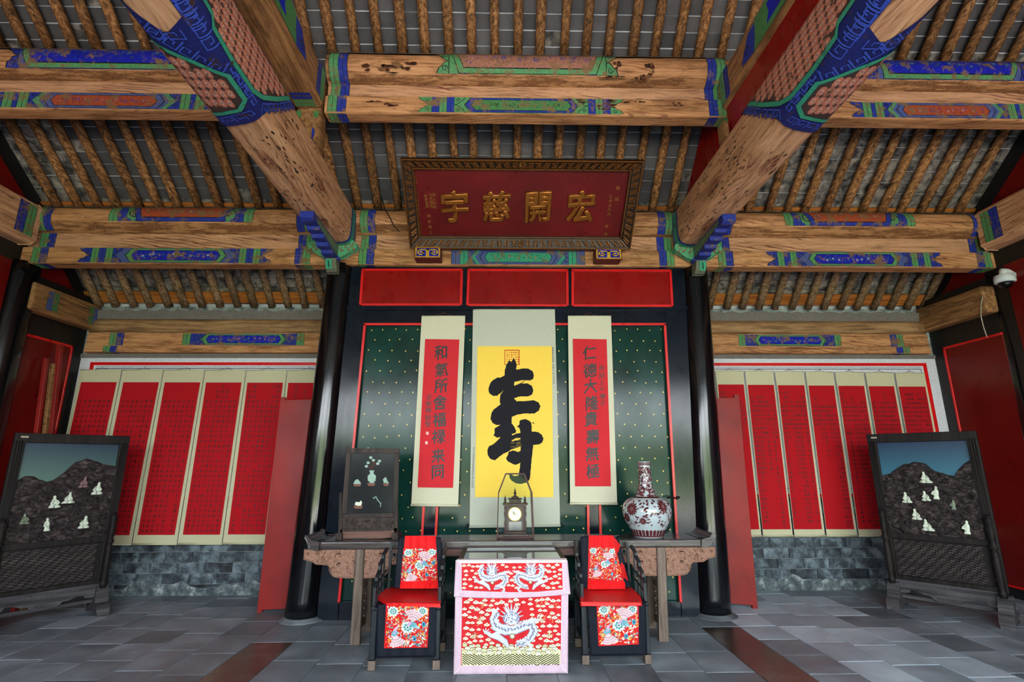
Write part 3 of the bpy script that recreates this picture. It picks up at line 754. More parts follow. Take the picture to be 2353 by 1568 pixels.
# eave line on top of the back wall
for nm, x0, x1, uc, hw, r0 in (('left', XL+.1, -2.0, X(560, 780, 6.9), .93, X(252, 780, 6.9)), ('right', 2.3, XR-.12, X(1815, 780, 6.9), .82, X(2075, 780, 6.9))):
    t = purlin(x0, x1, 6.97, 3.42, .105, 'bare round log under the rafter ends of the %s bay' % nm, None, 0, 0, [], m=wood('weathered log '+nm, (190, 150, 108), (150, 112, 78), (84, 58, 40), 'x', patch=.5))
    S2 = dict(SOh); S2.update(field=BLU2, frame=GRN2, bg=BLU3, curl=BLU, petal=None, fl=[TEAL, PNK], tip=.6)
    flat_beam('board', x0, x1, 6.90, 7.0, 3.135, 3.32, 'faded board with a blue painted field over the scrolls, %s bay' % nm, M_beamx, S2, uc, hw, [(r0, 1 if nm == 'left' else -1)], bev=.003, under=False)
    flat_beam('tie_beam', x0, x1, 6.88, 7.0, 3.04, 3.135, 'thin lowest beam resting on the wall over the scrolls, %s bay' % nm, M_beamx, None, 0, 0, [(r0-.05 if nm == 'left' else r0+.05, 1 if nm == 'left' else -1)], bev=.008)
    b = MB(); n = 40
    b.grid(lambda u, v: (x0+(x1-x0)*u, 6.93-.02*noise.noise(Vector((u*9, 0, 0)))-.02*v, 3.515+(.125+.012*cos(u*(x1-x0)/.236*2*pi))*v), 90, 2)
    o = b.build('plaster_fillet', M_grey, wb)
# beams over the side walls
for s, X0, nm in ((-1, XL, 'left'), (1, XR, 'right')):
    xa, xb = (X0, X0+.17) if s < 0 else (X0-.17, X0)
    t = thing('side_beam', 'short beam from the corner column to the back wall, %s side' % nm, 'beam', (X0, 6.4, 3.36))
    b = MB(); b.bb(xa, xb, 5.92, 6.98, 3.36, 3.70); b.build('timber', M_browny, t, bevel=.03, seg=3)
    if s < 0:
        fx = X0+.171
        for y0, d in ((6.12, 1), (6.93, -1)):
            p = Paint(lambda u, v, h: (fx+h, u, 3.41+v), 9, 9)
            stripes(p, y0, d, 0, .24, [BLU3, BLU3, GRN, GRN], .04)
            p.build('painted_rings', M_paint, t)
    b = MB(); b.bb(X0 if s < 0 else X0-.12, X0+.12 if s < 0 else X0, 5.9, 7.0, 3.70, 3.79); b.build('sill', M_blackm, t)
    # side cross beam toward the viewer
    t = thing('side_cross_beam', 'heavy beam running toward the viewer along the %s side wall' % nm, 'beam', (X0, 4, 4.1))
    sec = [(-.17, -.2), (-.12, -.25), (.12, -.25), (.17, -.2), (.17, .2), (.12, .25), (-.12, .25), (-.17, .2)]
    b = MB(); b.prism(sec, lambda u, v, h: (X0-s*.02+u, h, 4.36+v), -2.2, 5.78); b.build('timber', M_beamy, t, bevel=.03, seg=2)
    p = Paint(lambda u, v, h: (X0-s*(.191+h), u, 4.16+v), 9, 9)
    end_rings(p, 5.72, -1, 0, .4, .055); p.build('painted_rings', M_paint, t)
# ---- the two great cross beams with the brocade pattern
def superell(th, a, b_, e=.42):
    c, s = cos(th), sin(th)
    return (a*abs(c)**e*(1 if c >= 0 else -1), b_*abs(s)**e*(1 if s >= 0 else -1))
def great_beam(xc, side, label):
    """side=+1: the beam lies left of the viewer, its inner face looks to +x"""
    t = thing('cross_beam', label, 'beam', (xc, 3.0, 4.08))
    A, B, zc = .200, .255, 4.345
    n = 48; b = MB(); ys = [5.83, 5.7]+[5.4-.4*i for i in range(20)]
    sec = [superell(2*pi*j/n, A, B) for j in range(n)]
    vs = [(xc+x+.006*noise.noise(Vector((y, x*3, 0))), y, zc+z+.006*noise.noise(Vector((y*.7, z*3, 5)))) for y in ys for x, z in sec]
    fs = [(i*n+j, (i+1)*n+j, (i+1)*n+(j+1) % n, i*n+(j+1) % n) for i in range(len(ys)-1) for j in range(n)]
    fs += [tuple(range(n)), tuple((len(ys)-1)*n+j for j in range(n))[::-1]]
    b.add(vs, fs, None, True); b.build('timber', M_beamy, t)
    # perimeter table measured from the lower inner corner
    K = 720; pe = [superell(2*pi*j/K, A+.004, B+.004) for j in range(K)]
    ln = [0.]
    for j in range(K): ln.append(ln[-1]+sqrt((pe[(j+1) % K][0]-pe[j][0])**2+(pe[(j+1) % K][1]-pe[j][1])**2))
    TL = ln[-1]; j0 = min(range(K), key=lambda j: (pe[j][0]-A)**2+(pe[j][1]+B)**2)
    import bisect
    def at(tt):
        L = (ln[j0]+tt) % TL; j = max(0, bisect.bisect(ln, L)-1) % K; q = (L-ln[j])/max(1e-9, ln[j+1]-ln[j])
        a, c = pe[j], pe[(j+1) % K]; x, z = a[0]+(c[0]-a[0])*q, a[1]+(c[1]-a[1])*q
        d = sqrt(x**2/A**2+z**2/B**2); nx, nz = x/A, z/B; m_ = sqrt(nx*nx+nz*nz); return x, z, nx/m_, nz/m_
    def f(u, v, h):      # u = distance along y, v = perimeter (inner face positive, underside negative)
        x, z, nx, nz = at(v); return (xc+side*(x+nx*(h+.004)), u, zc+z+nz*(h+.004))
    p = Paint(f, .25, .03, lift=.0009)
    BG = lin((32, 40, 108)); TE = lin((56, 150, 122)); CL = lin((196, 120, 100)); CL2 = lin((206, 160, 138)); DK = lin((70, 56, 54))
    # blue ground
    p.poly([(3.97, .50), (3.70, .30), (3.44, .10), (3.40, 0), (3.46, -.15), (3.52, -.40), (2.30, -.40), (2.62, -.22), (2.5, -.06), (2.0, -.06), (2.0, .5)], BG, 0)
    # key-fret lines on the blue ground
    FL = lin((60, 84, 190)); FD = lin((18, 22, 52))
    def fret(a, b2, w_):
        n2 = max(2, int(sqrt((a[0]-b2[0])**2+(a[1]-b2[1])**2)/.085)); dx, dy = (b2[0]-a[0])/n2, (b2[1]-a[1])/n2
        L = sqrt(dx*dx+dy*dy); ux, uy = dx/L, dy/L; vx, vy = -uy, ux
        for i in range(n2):
            ox, oy = a[0]+dx*i, a[1]+dy*i
            g = [(0, -.5), (0, .5), (.8, .5), (.8, -.15), (.35, -.15), (.35, .15)]
            pts = [(ox+ux*q*L+vx*r*w_, oy+uy*q*L+vy*r*w_) for q, r in g]
            p.line(pts, .024, FD, 1); p.line(pts, .014, FL, 2)
    lobe1 = [(3.38, -.40), (3.30, -.12), (3.20, -.035), (2.97, -.035), (2.82, -.20), (2.66, -.40)]
    lobe2 = [(3.84, .50), (3.52, .24), (3.32, .10), (3.20, .055), (2.9, .05), (2.66, .07), (2.62, .13), (2.3, .16), (2.0, .2), (2.0, .5)]
    fret((3.46, -.38), (3.34, -.02), .07); fret((3.36, .03), (3.58, .2), .07); fret((3.6, .22), (3.88, .46), .07)
    fret((2.75, -.0), (2.1, .02), .10); fret((2.62, -.12), (2.62, -.36), .07); fret((2.9, .01), (3.3, .0), .05)
    fret((3.2, .01), (2.95, .005), .06); fret((2.92, -.03), (2.5, -.36), .10); fret((2.6, .0), (2.1, .0), .10)
    for lb in (lobe1, lobe2): p.poly(lb, DK, 3)
    for lb, k in ((lobe1, 5), (lobe2, 8)): p.line(lb[:k+1] if lb is lobe1 else lb[:9], .034, TE, 6); p.line(lb[:k+1] if lb is lobe1 else lb[:9], .040, FD, 5)
    def inside(pt, pg):
        c = False; x, y = pt
        for i in range(len(pg)):
            (x1, y1), (x2, y2) = pg[i], pg[i-1]
            if (y1 > y) != (y2 > y) and x < (x2-x1)*(y-y1)/(y2-y1)+x1: c = not c
        return c
    gy, gx = .094, .050
    for lb in (lobe1, lobe2):
        for i in range(40):
            for j in range(-12, 14):
                cu, cv = 2.0+i*gy+(gy/2 if False else 0), j*gx
                ins = [inside((cu+a*gy*.36, cv+b2*gx*.36), lb) for a in (-1, 1) for b2 in (-1, 1)]
                if all(ins):
                    a, c = gy*.48, gx*.47
                    p.poly([(cu-a, cv-c*.5), (cu-a*.6, cv-c), (cu+a*.6, cv-c), (cu+a, cv-c*.5), (cu+a, cv+c*.5), (cu+a*.6, cv+c), (cu-a*.6, cv+c), (cu-a, cv+c*.5)], CL, 4)
                    p.ell(cu, cv, a*.60, c*.55, CL2, 5, 6); p.ell(cu, cv, a*.2, c*.26, lin((110, 100, 130)), 6, 5)
    # ring where the beam meets the purlins
    for k, c in enumerate((BLU, TEAL, TEAL, BLU3)): p.rect(5.60+k*.045, -.42, 5.64+k*.045, .55, c, 1)
    p.build('brocade_painting', M_paintc, t)
    p = Paint(f, .06, .03, lift=.0009); rc = random.Random(int(xc*10)); CH = [lin((62, 46, 36)), lin((40, 34, 30)), lin((84, 66, 44)), lin((110, 62, 46))]
    for i in range(330):
        u, v = rc.uniform(3.5, 5.6), rc.uniform(-.38, .5)
        if u < 3.56+.8*abs(v): continue
        if noise.noise(Vector((u*2, v*5, xc))) < -.05: continue
        a, c_ = rc.uniform(.008, .045), rc.uniform(.003, .011); sk_ = rc.uniform(-.5, .5)
        p.poly([(u-a, v-sk_*c_), (u-a*.4, v-c_), (u+a*.3, v-c_*rc.random()), (u+a, v+sk_*c_), (u+a*.2, v+c_), (u-a*.5, v+c_*rc.random())], CH[rc.randrange(4)], 0)
    for (cu, cv) in ((4.55, .12), (5.1, -.12), (3.95, -.2)):
        for k in range(4): 
            n_ = 22; aa, bb_ = .16-.035*k, .045-.010*k
            p.line([(cu+aa*cos(2*pi*j/n_)+.012*sin(j*1.9), cv+bb_*sin(2*pi*j/n_)+.004*cos(j*2.3)) for j in range(n_+1)], .005, lin((122, 62, 46)), 0)
    o = p.build('flaked_patch', M_paintc, t); tag(o, kind='stuff')
    return t
great_beam(-1.965, 1, 'great round-edged cross beam with pink brocade painting, left of the plaque')
great_beam(2.30, -1, 'great round-edged cross beam with pink brocade painting, right of the plaque')
# second-tier cross beams, posts and the red infill board
for xc, s, nm in ((-1.93, 1, 'left'), (2.38, -1, 'right')):
    t = thing('upper_cross_beam', 'brown upper cross beam above the great beam on the %s, with a blue-green painted end' % nm, 'beam', (xc, 3, 5.0))
    sec = [superell(2*pi*j/32, .155, .215) for j in range(32)]
    b = MB(); b.prism(sec, lambda u, v, h: (xc+u, h, 5.24+v), 0.0, 4.50, sm=False); b.build('timber', M_browny, t)
    p = Paint(lambda u, v, h: (xc+s*(.157+h), u, 5.24+v), .3, .1)
    p.poly([(4.02, -.10), (3.92, .02), (3.86, .10), (3.2, .14), (3.2, -.14), (3.8, -.14)], BLU, 1)
    p.poly([(3.78, -.14), (3.74, .0), (3.72, .13), (3.1, .14), (3.1, -.14)], GRN, 2)
    p.poly([(3.55, -.08), (3.5, .0), (3.52, .09), (2.9, .09), (2.9, -.08)], BLU2, 3)
    spiral(p, 3.9, -.04, .06, 1, INK, .012, 4)
    for k, c in enumerate((BLU, BLU, GRN2, GRN2)): p.rect(4.28+k*.05, -.17, 4.32+k*.05, .17, c, 1)
    p.build('painted_ornament', M_paintc, t)
    p = Paint(lambda u, v, h: (xc+u, v, 5.024-h), .3, .1)
    for k, c in enumerate((BLU, BLU, GRN2, GRN2)): p.rect(-.10, 4.28+k*.05, .10, 4.32+k*.05, c, 1)
    p.build('painted_rings', M_paintc, t)
    t = thing('king_post', 'short carved post standing on the %s great beam under the upper purlin' % nm, 'post', (xc, 4.62, 4.58))
    b = MB(); sec = [superell(2*pi*j/24, .125, .12, .6) for j in range(24)]
    b.prism(sec, lambda u, v, h: (xc+u, 4.63+v, h), 4.57, 5.40); b.build('shaft', M_browny, t)
    p = Paint(lambda u, v, h: (xc+u, 4.515-h, v), .3, .1)
    p.ell(0, 4.75, .09, .10, BLU, 1, 14); p.ell(0, 4.78, .06, .07, GRN, 2, 14); p.rect(-.11, 4.93, .11, 5.0, GRN, 1)
    p.build('painted_ornament', M_paintc, t)
t = thing('infill_board', 'dark red board filling the gap between the right great beam and the beam above it', 'board', (2.38, 2.3, 4.58))
b = MB(); b.bb(2.26, 2.30, -.2, 4.46, 4.56, 5.05); b.build('panel', M_red, t)
b = MB(); ys = [4.80+i*.11 for i in range(11)]
b.prism([(4.80, 4.58), (5.86, 4.58)]+[(y, roof_z(y)-.06) for y in ys[::-1]], lambda u, v, h: (2.28+h, u, v), 0, .03); b.build('panel', M_red, t)
# ================================================================== CARVED BRACKETS ON THE COLUMN HEADS
M_carvpaint = painted('carved bracket paint', .6, wear=.18, wearcol=(110, 90, 74), wsc=12, bumpy=.5, bs=30)
TG, TGd, RD, BD = lin((88, 164, 122)), lin((54, 110, 82)), lin((150, 74, 50)), lin((26, 34, 92))
BLUE_ = lin((44, 58, 150))
for xc, s, nm in ((-1.985, 1, 'left'), (2.36, -1, 'right')):
    t = thing('carved_bracket', 'carved cloud bracket in green and blue paint on the %s column head' % nm, 'bracket', (xc, 5.7, 3.74))
    half = [(0, .185), (.06, .165), (.10, .19), (.15, .20), (.20, .185), (.245, .15), (.285, .115), (.30, .07), (.27, .03), (.24, .02), (.20, -.01), (.15, -.05), (.08, -.075), (0, -.08)]
    for d in (-1, 1):
        b = MB(); zc = 4.005
        b.prism([(xc+d*(.012+u*.92), zc+v*.92) for u, v in half], lambda u, v, h: (u, 5.70+h, v), 0, .07, TG)
        o = b.build('wing', M_carvpaint, t, bevel=.008, seg=2)
        p = Paint(lambda u, v, h: (u, 5.699-h, v), 9, 9)
        for (cu, cv, r) in ((.09, .06, .035), (.17, .07, .04), (.23, .07, .03), (.13, .14, .03)):
            spiral(p, xc+d*cu, zc+cv*.9, r, d, RD, .011, 1, 1.0, pi*.2 if d > 0 else pi*.8)
            p.poly([(xc+d*(cu+.0), zc+cv*.9-.04), (xc+d*(cu+.03), zc+cv*.9-.055), (xc+d*(cu+.04), zc+cv*.9-.045), (xc+d*(cu+.015), zc+cv*.9-.02)], RD, 1)
        o2 = p.build('carved_line', M_carvpaint, o)
    # stepped tongue under the beam
    prof = [(4.86, 4.085), (4.83, 4.12), (4.86, 4.02), (4.92, 4.00), (5.06, 4.02), (5.08, 3.985), (5.2, 3.995), (5.22, 3.955), (5.36, 3.97), (5.38, 3.93), (5.52, 3.945), (5.54, 3.91), (5.70, 3.92), (5.74, 3.90), (5.78, 3.92), (5.78, 4.10)]
    prof = [prof[0]]+prof[2:]
    b = MB(); b.prism(prof, lambda u, v, h: (xc+h, u, v), -.065, .065, BLUE_); o = b.build('tongue', M_carvpaint, t, bevel=.006, seg=2)
    p = Paint(lambda u, v, h: (xc+s*(.066+h), u, v), 9, 9)
    p.poly([(4.95, 4.075), (4.98, 4.03), (5.3, 3.99), (5.6, 3.95), (5.72, 3.95), (5.72, 4.08)], lin((96, 120, 98)), 0)
    for k in range(9): spiral(p, 5.02+k*.078, 4.04-k*.004, .026, s, lin((120, 166, 130)), .011, 2, 1.2, k)
    for k in range(7): p.ell(5.03+k*.09, 4.065, .014, .006, RD, 3, 6, .3)
    p.build('carved_line', M_carvpaint, o)
    # pendant below
    b = MB(); b.box((xc+.0, 5.73, 3.925), (.17, .10, .05), None, BLUE_); b.build('collar', M_carvpaint, t, bevel=.012, seg=2)
    b = MB(); pf = [(5.66, 3.905), (5.80, 3.905), (5.80, 3.765), (5.745, 3.765), (5.70, 3.80), (5.67, 3.85)]
    b.prism(pf, lambda u, v, h: (xc+h, u, v), -.06, .06, lin((110, 112, 96))); o = b.build('pendant', M_carvpaint, t, bevel=.006)
    p = Paint(lambda u, v, h: (xc-s*.02+u, 5.659+max(0, (3.86-v))*.42-h, v), 9, .02)
    p.rect(-.036, 3.785, .036, 3.895, TEAL, 0); p.line([(-.004, 3.875), (0, 3.84), (.006, 3.80)], .012, INK, 1)
    p.build('carved_line', M_carvpaint, o)

# ================================================================== LACQUER PARTITION BEHIND THE ALTAR
part = thing('partition_wall', 'black lacquer partition with dark green gold-flecked panels behind the altar', 'partition', (.15, 5.92, 0))
OT = [(838, 745), (1528, 745), (1565, 1386), (778, 1388)]
def W2(px, py, y): q = P(px, py, 'y', y); return (q.x, q.z)
def quad_slab(name, m, q, y0, y1, bevel=0, parent=part, z0=None):
    b = MB(); pts = [W2(x, y, y0) for x, y in q]
    if z0 is not None: pts = [(x, max(z, z0)) for x, z in pts]
    b.prism(pts, lambda u, v, h: (u, h, v), y1, y0); return b.build(name, m, parent, bevel=bevel)
b = MB(); b.bb(-1.92, 2.25, 5.955, 5.99, .0, 3.89); b.build('backing', M_blackp, part)
Yf = 5.895
quad_slab('stile', M_blackp, [(762, 714), (838, 714), (774, 1450), (690, 1450)], Yf, 5.955, .006, z0=.002)
quad_slab('stile', M_blackp, [(1528, 714), (1612, 714), (1665, 1450), (1569, 1450)], Yf, 5.955, .006, z0=.002)
quad_slab('rail', M_blackp, [(838, 714), (1528, 714), (1528, 745), (838, 745)], Yf, 5.955, .006)
quad_slab('rail', M_blackp, [(778, 1388), (1565, 1386), (1569, 1450), (774, 1450)], Yf, 5.955, .006, z0=.002)
quad_slab('transom_rail', M_blackp, [(770, 702), (1605, 704), (1606, 713), (768, 713)], Yf-.012, 5.955, .004)
def ox(f, y):   # x at fraction f of the opening, photo row y
    t = (y-745)/643; l = 838+(778-838)*t; r = 1528+(1565-1528)*t; return l+(r-l)*f
for a, c in ((.232, .273), (.7335, .770)):
    quad_slab('post', M_blackp, [(ox(a, 745), 745), (ox(c, 745), 745), (ox(c, 1387), 1387), (ox(a, 1387), 1387)], Yf, 5.955)
for a, c in ((0, .232), (.273, .7335), (.770, 1)):
    gp_ = quad_slab('green_panel', M_green, [(ox(a, 745), 745), (ox(c, 745), 745), (ox(c, 1387), 1387), (ox(a, 1387), 1387)], 5.935, 5.956)
    p = Paint(lambda u, v, h: (u, 5.9345-h, v), 9, 9)
    x0, z1 = W2(ox(a, 745), 745, 5.935); x1, _ = W2(ox(c, 745), 745, 5.935); zb = .2
    r = 0; z = 3.12
    while z > .22:
        sh = -.04*(3.15-z)/3; x = x0-.06+(.07 if r % 2 else 0)
        while x < x1+.05:
            if x0+sh+.05 < x+sh < x1+sh-.03: p.ell(x+sh+rnd.uniform(-.018, .018), z+rnd.uniform(-.012, .012), .0072, .0085, YEL, 0, 6)
            x += .138
        z -= .125; r += 1
    o = p.build('gold_fleck', M_golddot, gp_); tag(o, kind='stuff')
def trim(pts, wd=4.6, y=5.872, name='red_trim'):
    for k in (0, 1):
        b = MB(); path = [P(x, yy, 'y', y+k*.006) for x, yy in pts]
        b.tube(path, .010 if not k else .013, 6, sm=False); yield b
def add_trim(pts, name='red_trim'):
    b = MB()
    n = len(pts)
    for i in range(n-1):
        (x0, y0), (x1, y1) = pts[i], pts[i+1]
        if abs(x1-x0) > abs(y1-y0): q = [(x0-2, y0-2.4), (x1+2, y1-2.4), (x1+2, y1+2.4), (x0-2, y0+2.4)]
        else: q = [(x0-2.6, y0), (x0+2.6, y0), (x1+2.6, y1), (x1-2.6, y1)]
        bp_ = [W2(x, y, 5.872) for x, y in q]
        b.prism(bp_, lambda u, v, h: (u, h, v), 5.90, 5.872)
    return b.build(name, M_redtrim, part, bevel=.006, seg=2)
E1 = 1386
for a, c in ((0, .232), (.273, .7335), (.770, 1)):
    add_trim([(ox(a, 745), 745), (ox(c, 745), 745)]); add_trim([(ox(a, 745), 745), (ox(a, E1), E1)]); add_trim([(ox(c, 745), 745), (ox(c, E1), E1)])
    b = MB(); q = [(ox(a, 1386), 1384), (ox(c, 1386), 1384), (ox(c, 1386), 1389), (ox(a, 1386), 1389)]
    b.prism([W2(x, y, 5.872) for x, y in q], lambda u, v, h: (u, h, v), 5.9, 5.872); b.build('bead', M_blackp, part, bevel=.005, seg=2)
# transom with three red panels
quad_slab('transom_board', M_blackp, [(812, 606), (1568, 608), (1606, 704), (768, 702)], Yf+.004, 5.955, .004)
for q in ([(833, 620), (1061, 620), (1059, 700), (828, 700)], [(1077, 620), (1303, 621), (1304, 702), (1074, 701)], [(1316, 621), (1540, 622), (1545, 703), (1316, 702)]):
    quad_slab('transom_panel', M_red, q, Yf-.004, 5.90)
    for (i, j) in ((0, 1), (1, 2), (2, 3), (3, 0)):
        add_trim([q[i], q[j]])
b = MB(); b.tube([P(1532, 1145, 'y', 5.86), P(1545, 1142, 'y', 5.85), P(1556, 1147, 'y', 5.85), P(1562, 1142, 'y', 5.85)], .009, 8); b.lathe([(.012, -.012), (.02, 0), (.012, .012)], P(1558, 1144, 'y', 5.86), 12)
b.build('latch', M_iron, part)

# ================================================================== PLAQUE
PO = Vector((.228, 5.73, 4.105)); PU = Vector((0, -.80, .69)).normalized(); PN = Vector((0, -PU.z, PU.y)); 
if PN.y > 0: PN = -PN
PW, PH = 2.60, 1.035
def pf(a, b_, c): return PO+Vector((a, 0, 0))+PU*b_+PN*c
plq = thing('plaque', 'carved gilt-framed dark red plaque with four raised gold characters, tilted over the partition', 'plaque', tuple(PO))
FWd = .125
b = MB(); b.prism([(-PW/2+.02, .02), (PW/2-.02, .02), (PW/2-.02, PH-.02), (-PW/2+.02, PH-.02)], pf, -.03, .0)
M_plq = lacquer('plaque maroon lacquer', (98, 16, 14), .3, .25, ripple=.1); b.build('board', M_plq, plq)
def side_f(k):
    # (s along the side, t across 0 outer..1 inner) -> plaque coords
    def g(s, t, h):
        i = FWd*t; c = .085-.06*t+h
        if k == 0: return pf(-PW/2+i+(PW-2*i)*s, i, c)
        if k == 1: return pf(-PW/2+i+(PW-2*i)*s, PH-i, c)
        if k == 2: return pf(-PW/2+i, i+(PH-2*i)*s, c)
        return pf(PW/2-i, i+(PH-2*i)*s, c)
    return g
for k in range(4):
    g = side_f(k); b = MB()
    A = [g(0, 0, 0), g(1, 0, 0), g(1, 1, 0), g(0, 1, 0)]; B_ = [q-PN*.06 for q in A]
    b.add(A+B_, [(0, 1, 2, 3), (7, 6, 5, 4), (0, 4, 5, 1), (1, 5, 6, 2), (2, 6, 7, 3), (3, 7, 4, 0)])
    fr = b.build('frame_side', plain('plaque frame %d' % k, (44, 28, 20), .5, .1, .3), plq)
    b = MB(); L = PW if k < 2 else PH
    def bar(s0, t0, s1, t1, w_=.0045, h_=.016):
        a, c = g(s0, t0, h_), g(s1, t1, h_); b.tube([a, c], w_*1.25, 5, sm=False)
    for t in (.06, .94): bar(0.0, t, 1, t, .007, .012)
    n = int(L/.088)
    for i in range(n):
        s = (i+.5)/n; d = .42/n; m_ = i % 2
        pts = [(-1, .25), (-.35, .25), (-.35, .78), (.35, .78), (.35, .45), (0, .45), (0, .2), (.7, .2), (.7, .8), (1, .8)]
        if m_: pts = [(x, 1-y) for x, y in pts]
        for (x0, y0), (x1, y1) in zip(pts, pts[1:]): bar(s+d*x0, .1+.8*y0, s+d*x1, .1+.8*y1)
        # small leaf curls between the key lines
        for q in range(2):
            cx_, cy_ = s+d*rnd.uniform(-.8, .8), rnd.uniform(.3, .7); r = .10
            pth = [g(cx_+r*.25*cos(a)*.11/L*2, cy_+r*sin(a), .012) for a in [j*.7+q for j in range(7)]]
            b.tube(pth, .004, 4, sm=False)
    if k < 2:   # rosette in the middle
        for j in range(10):
            a = j*pi/5; b.tube([g(.5+.004*cos(a), .5+.1*sin(a), .02), g(.5+.022*cos(a), .5+.38*sin(a), .014)], [.009, .004], 5)
    o = b.build('fretwork', M_carved, fr); tag(o, kind='stuff')
# raised characters
def char3d(ch, size, ctr, m, parent, name, depth=.010, bev=.013):
    cu = bpy.data.curves.new('g', 'FONT'); cu.body = ch; cu.resolution_u = 3; cu.extrude = depth/size; cu.bevel_depth = bev/size; cu.bevel_resolution = 2
    o = bpy.data.objects.new('g', cu); COL.objects.link(o)
    me = o.evaluated_get(bpy.context.evaluated_depsgraph_get()).to_mesh(); b = MB(); vs = []
    for v in me.vertices:
        x, y, z = v.co
        x -= .5; y -= .38
        x += .03*noise.noise(Vector((x*3, y*3, ord(ch)*.1))); y += .03*noise.noise(Vector((x*3, y*3, 9+ord(ch)*.1)))+.06*x
        vs.append(pf(ctr[0]+x*size*.98, ctr[1]+y*size*1.12, z*size+.012))
    b.add(vs, [tuple(p.vertices) for p in me.polygons], None, True)
    bpy.data.objects.remove(o); bpy.data.curves.remove(cu)
    return b.build(name, m, parent)
def plaque_ab(px, py):   # photo point -> plaque coordinates
    d = FW*F+RT*(px-CX)+UP*(CY-py); o = Vector((0, 0, EYE)); t = (PO-o).dot(PN)/d.dot(PN); q = o+d*t-PO
    return q.x, q.dot(PU)
for ch, px in (('宇', 1045), ('慈', 1141), ('開', 1236), ('宏', 1335)):
    a, c = plaque_ab(px, 474); char3d(ch, .335, (a, c), M_gold, plq, 'character')
b = MB()
def col_text(s, px, py, px2, py2, size):
    n = len(s)
    for i, ch in enumerate(s):
        t = i/max(1, n-1); a, c = plaque_ab(px+(px2-px)*t, py+(py2-py)*t)
        put_text(b, ch, pf, a, c, size, .003, .012, .03)
col_text('民國十五年丙寅四月上浣穀旦', 953, 408, 966, 534, .043)
col_text('族衆孫曾', 978, 450, 982, 474, .04); col_text('謹率闔族', 990, 448, 992, 474, .04); col_text('敬上同賀', 998, 448, 999, 476, .04)
col_text('師友敬立', 986, 496, 990, 534, .045)
col_text('恭頌', 1420, 432, 1417, 458, .05); col_text('孔老太夫人', 1404, 452, 1399, 492, .045); col_text('懿德', 1394, 520, 1392, 538, .045)
tag(b.build('inscription', plain('dull gold ink', (150, 104, 46), .45, .4), plq), kind='stuff')
for px0, px1 in ((953, 1013), (1368, 1428)):
    q = [W2(px0, 566 if px0 < 1000 else 570, 5.66), W2(px1, 567 if px0 < 1000 else 571, 5.66)]
    x0, z1 = q[0]; x1 = q[1][0]; z0 = W2(px0, 593 if px0 < 1000 else 596, 5.66)[1]
    t = thing('plaque_support', 'small blue block with gold key pattern under the %s corner of the plaque' % ('left' if px0 < 1000 else 'right'), 'block', ((x0+x1)/2, 5.77, z0))
    b = MB(); b.bb(x0, x1, 5.66, 5.834, z0, z1); b.build('block', plain('block side %d' % px0, (92, 40, 30), .5), t, bevel=.006)
    p = Paint(lambda u, v, h: (x0+u*(x1-x0), 5.6595-h, z0+v*(z1-z0)), 9, 9)
    GG = lin((206, 156, 44)); p.rect(.03, .06, .97, .94, GG, 0); p.rect(.08, .15, .92, .85, BLU2, 1)
    for s in (-1, 1):
        pts = [(.5+s*.03, .2), (.5+s*.03, .7), (.5+s*.36, .7), (.5+s*.36, .32), (.5+s*.16, .32), (.5+s*.16, .52), (.5+s*.26, .52)]
        for (a, c), (d, e) in zip(pts, pts[1:]): p.rect(min(a, d)-.032, min(c, e)-.05, max(a, d)+.032, max(c, e)+.05, GG, 2)
        p.line([(.5+s*.36, .7), (.5+s*.44, .80)], .04, GG, 2)
    p.build('key_pattern', M_paintc, t)
# rusty hanging wires beside the plaque
for k, pts in enumerate(([(876, 452), (884, 480), (896, 500), (905, 520), (918, 532)], [(1474, 362), (1478, 380), (1472, 400), (1470, 420)], [(1462, 480), (1458, 500), (1452, 520), (1449, 535)])):
    b = MB(); y = (5.70, 5.2, 5.6)[k]; b.tube([P(x, yy, 'y', y) for x, yy in pts], .006, 6)
    tag(b.build('hanging_wire', M_iron), ['twisted iron wire hanging left of the plaque on the pale beam', 'dark twig-like wire at the upper right corner of the plaque', 'iron wire at the lower right edge of the plaque'][k], 'wire')

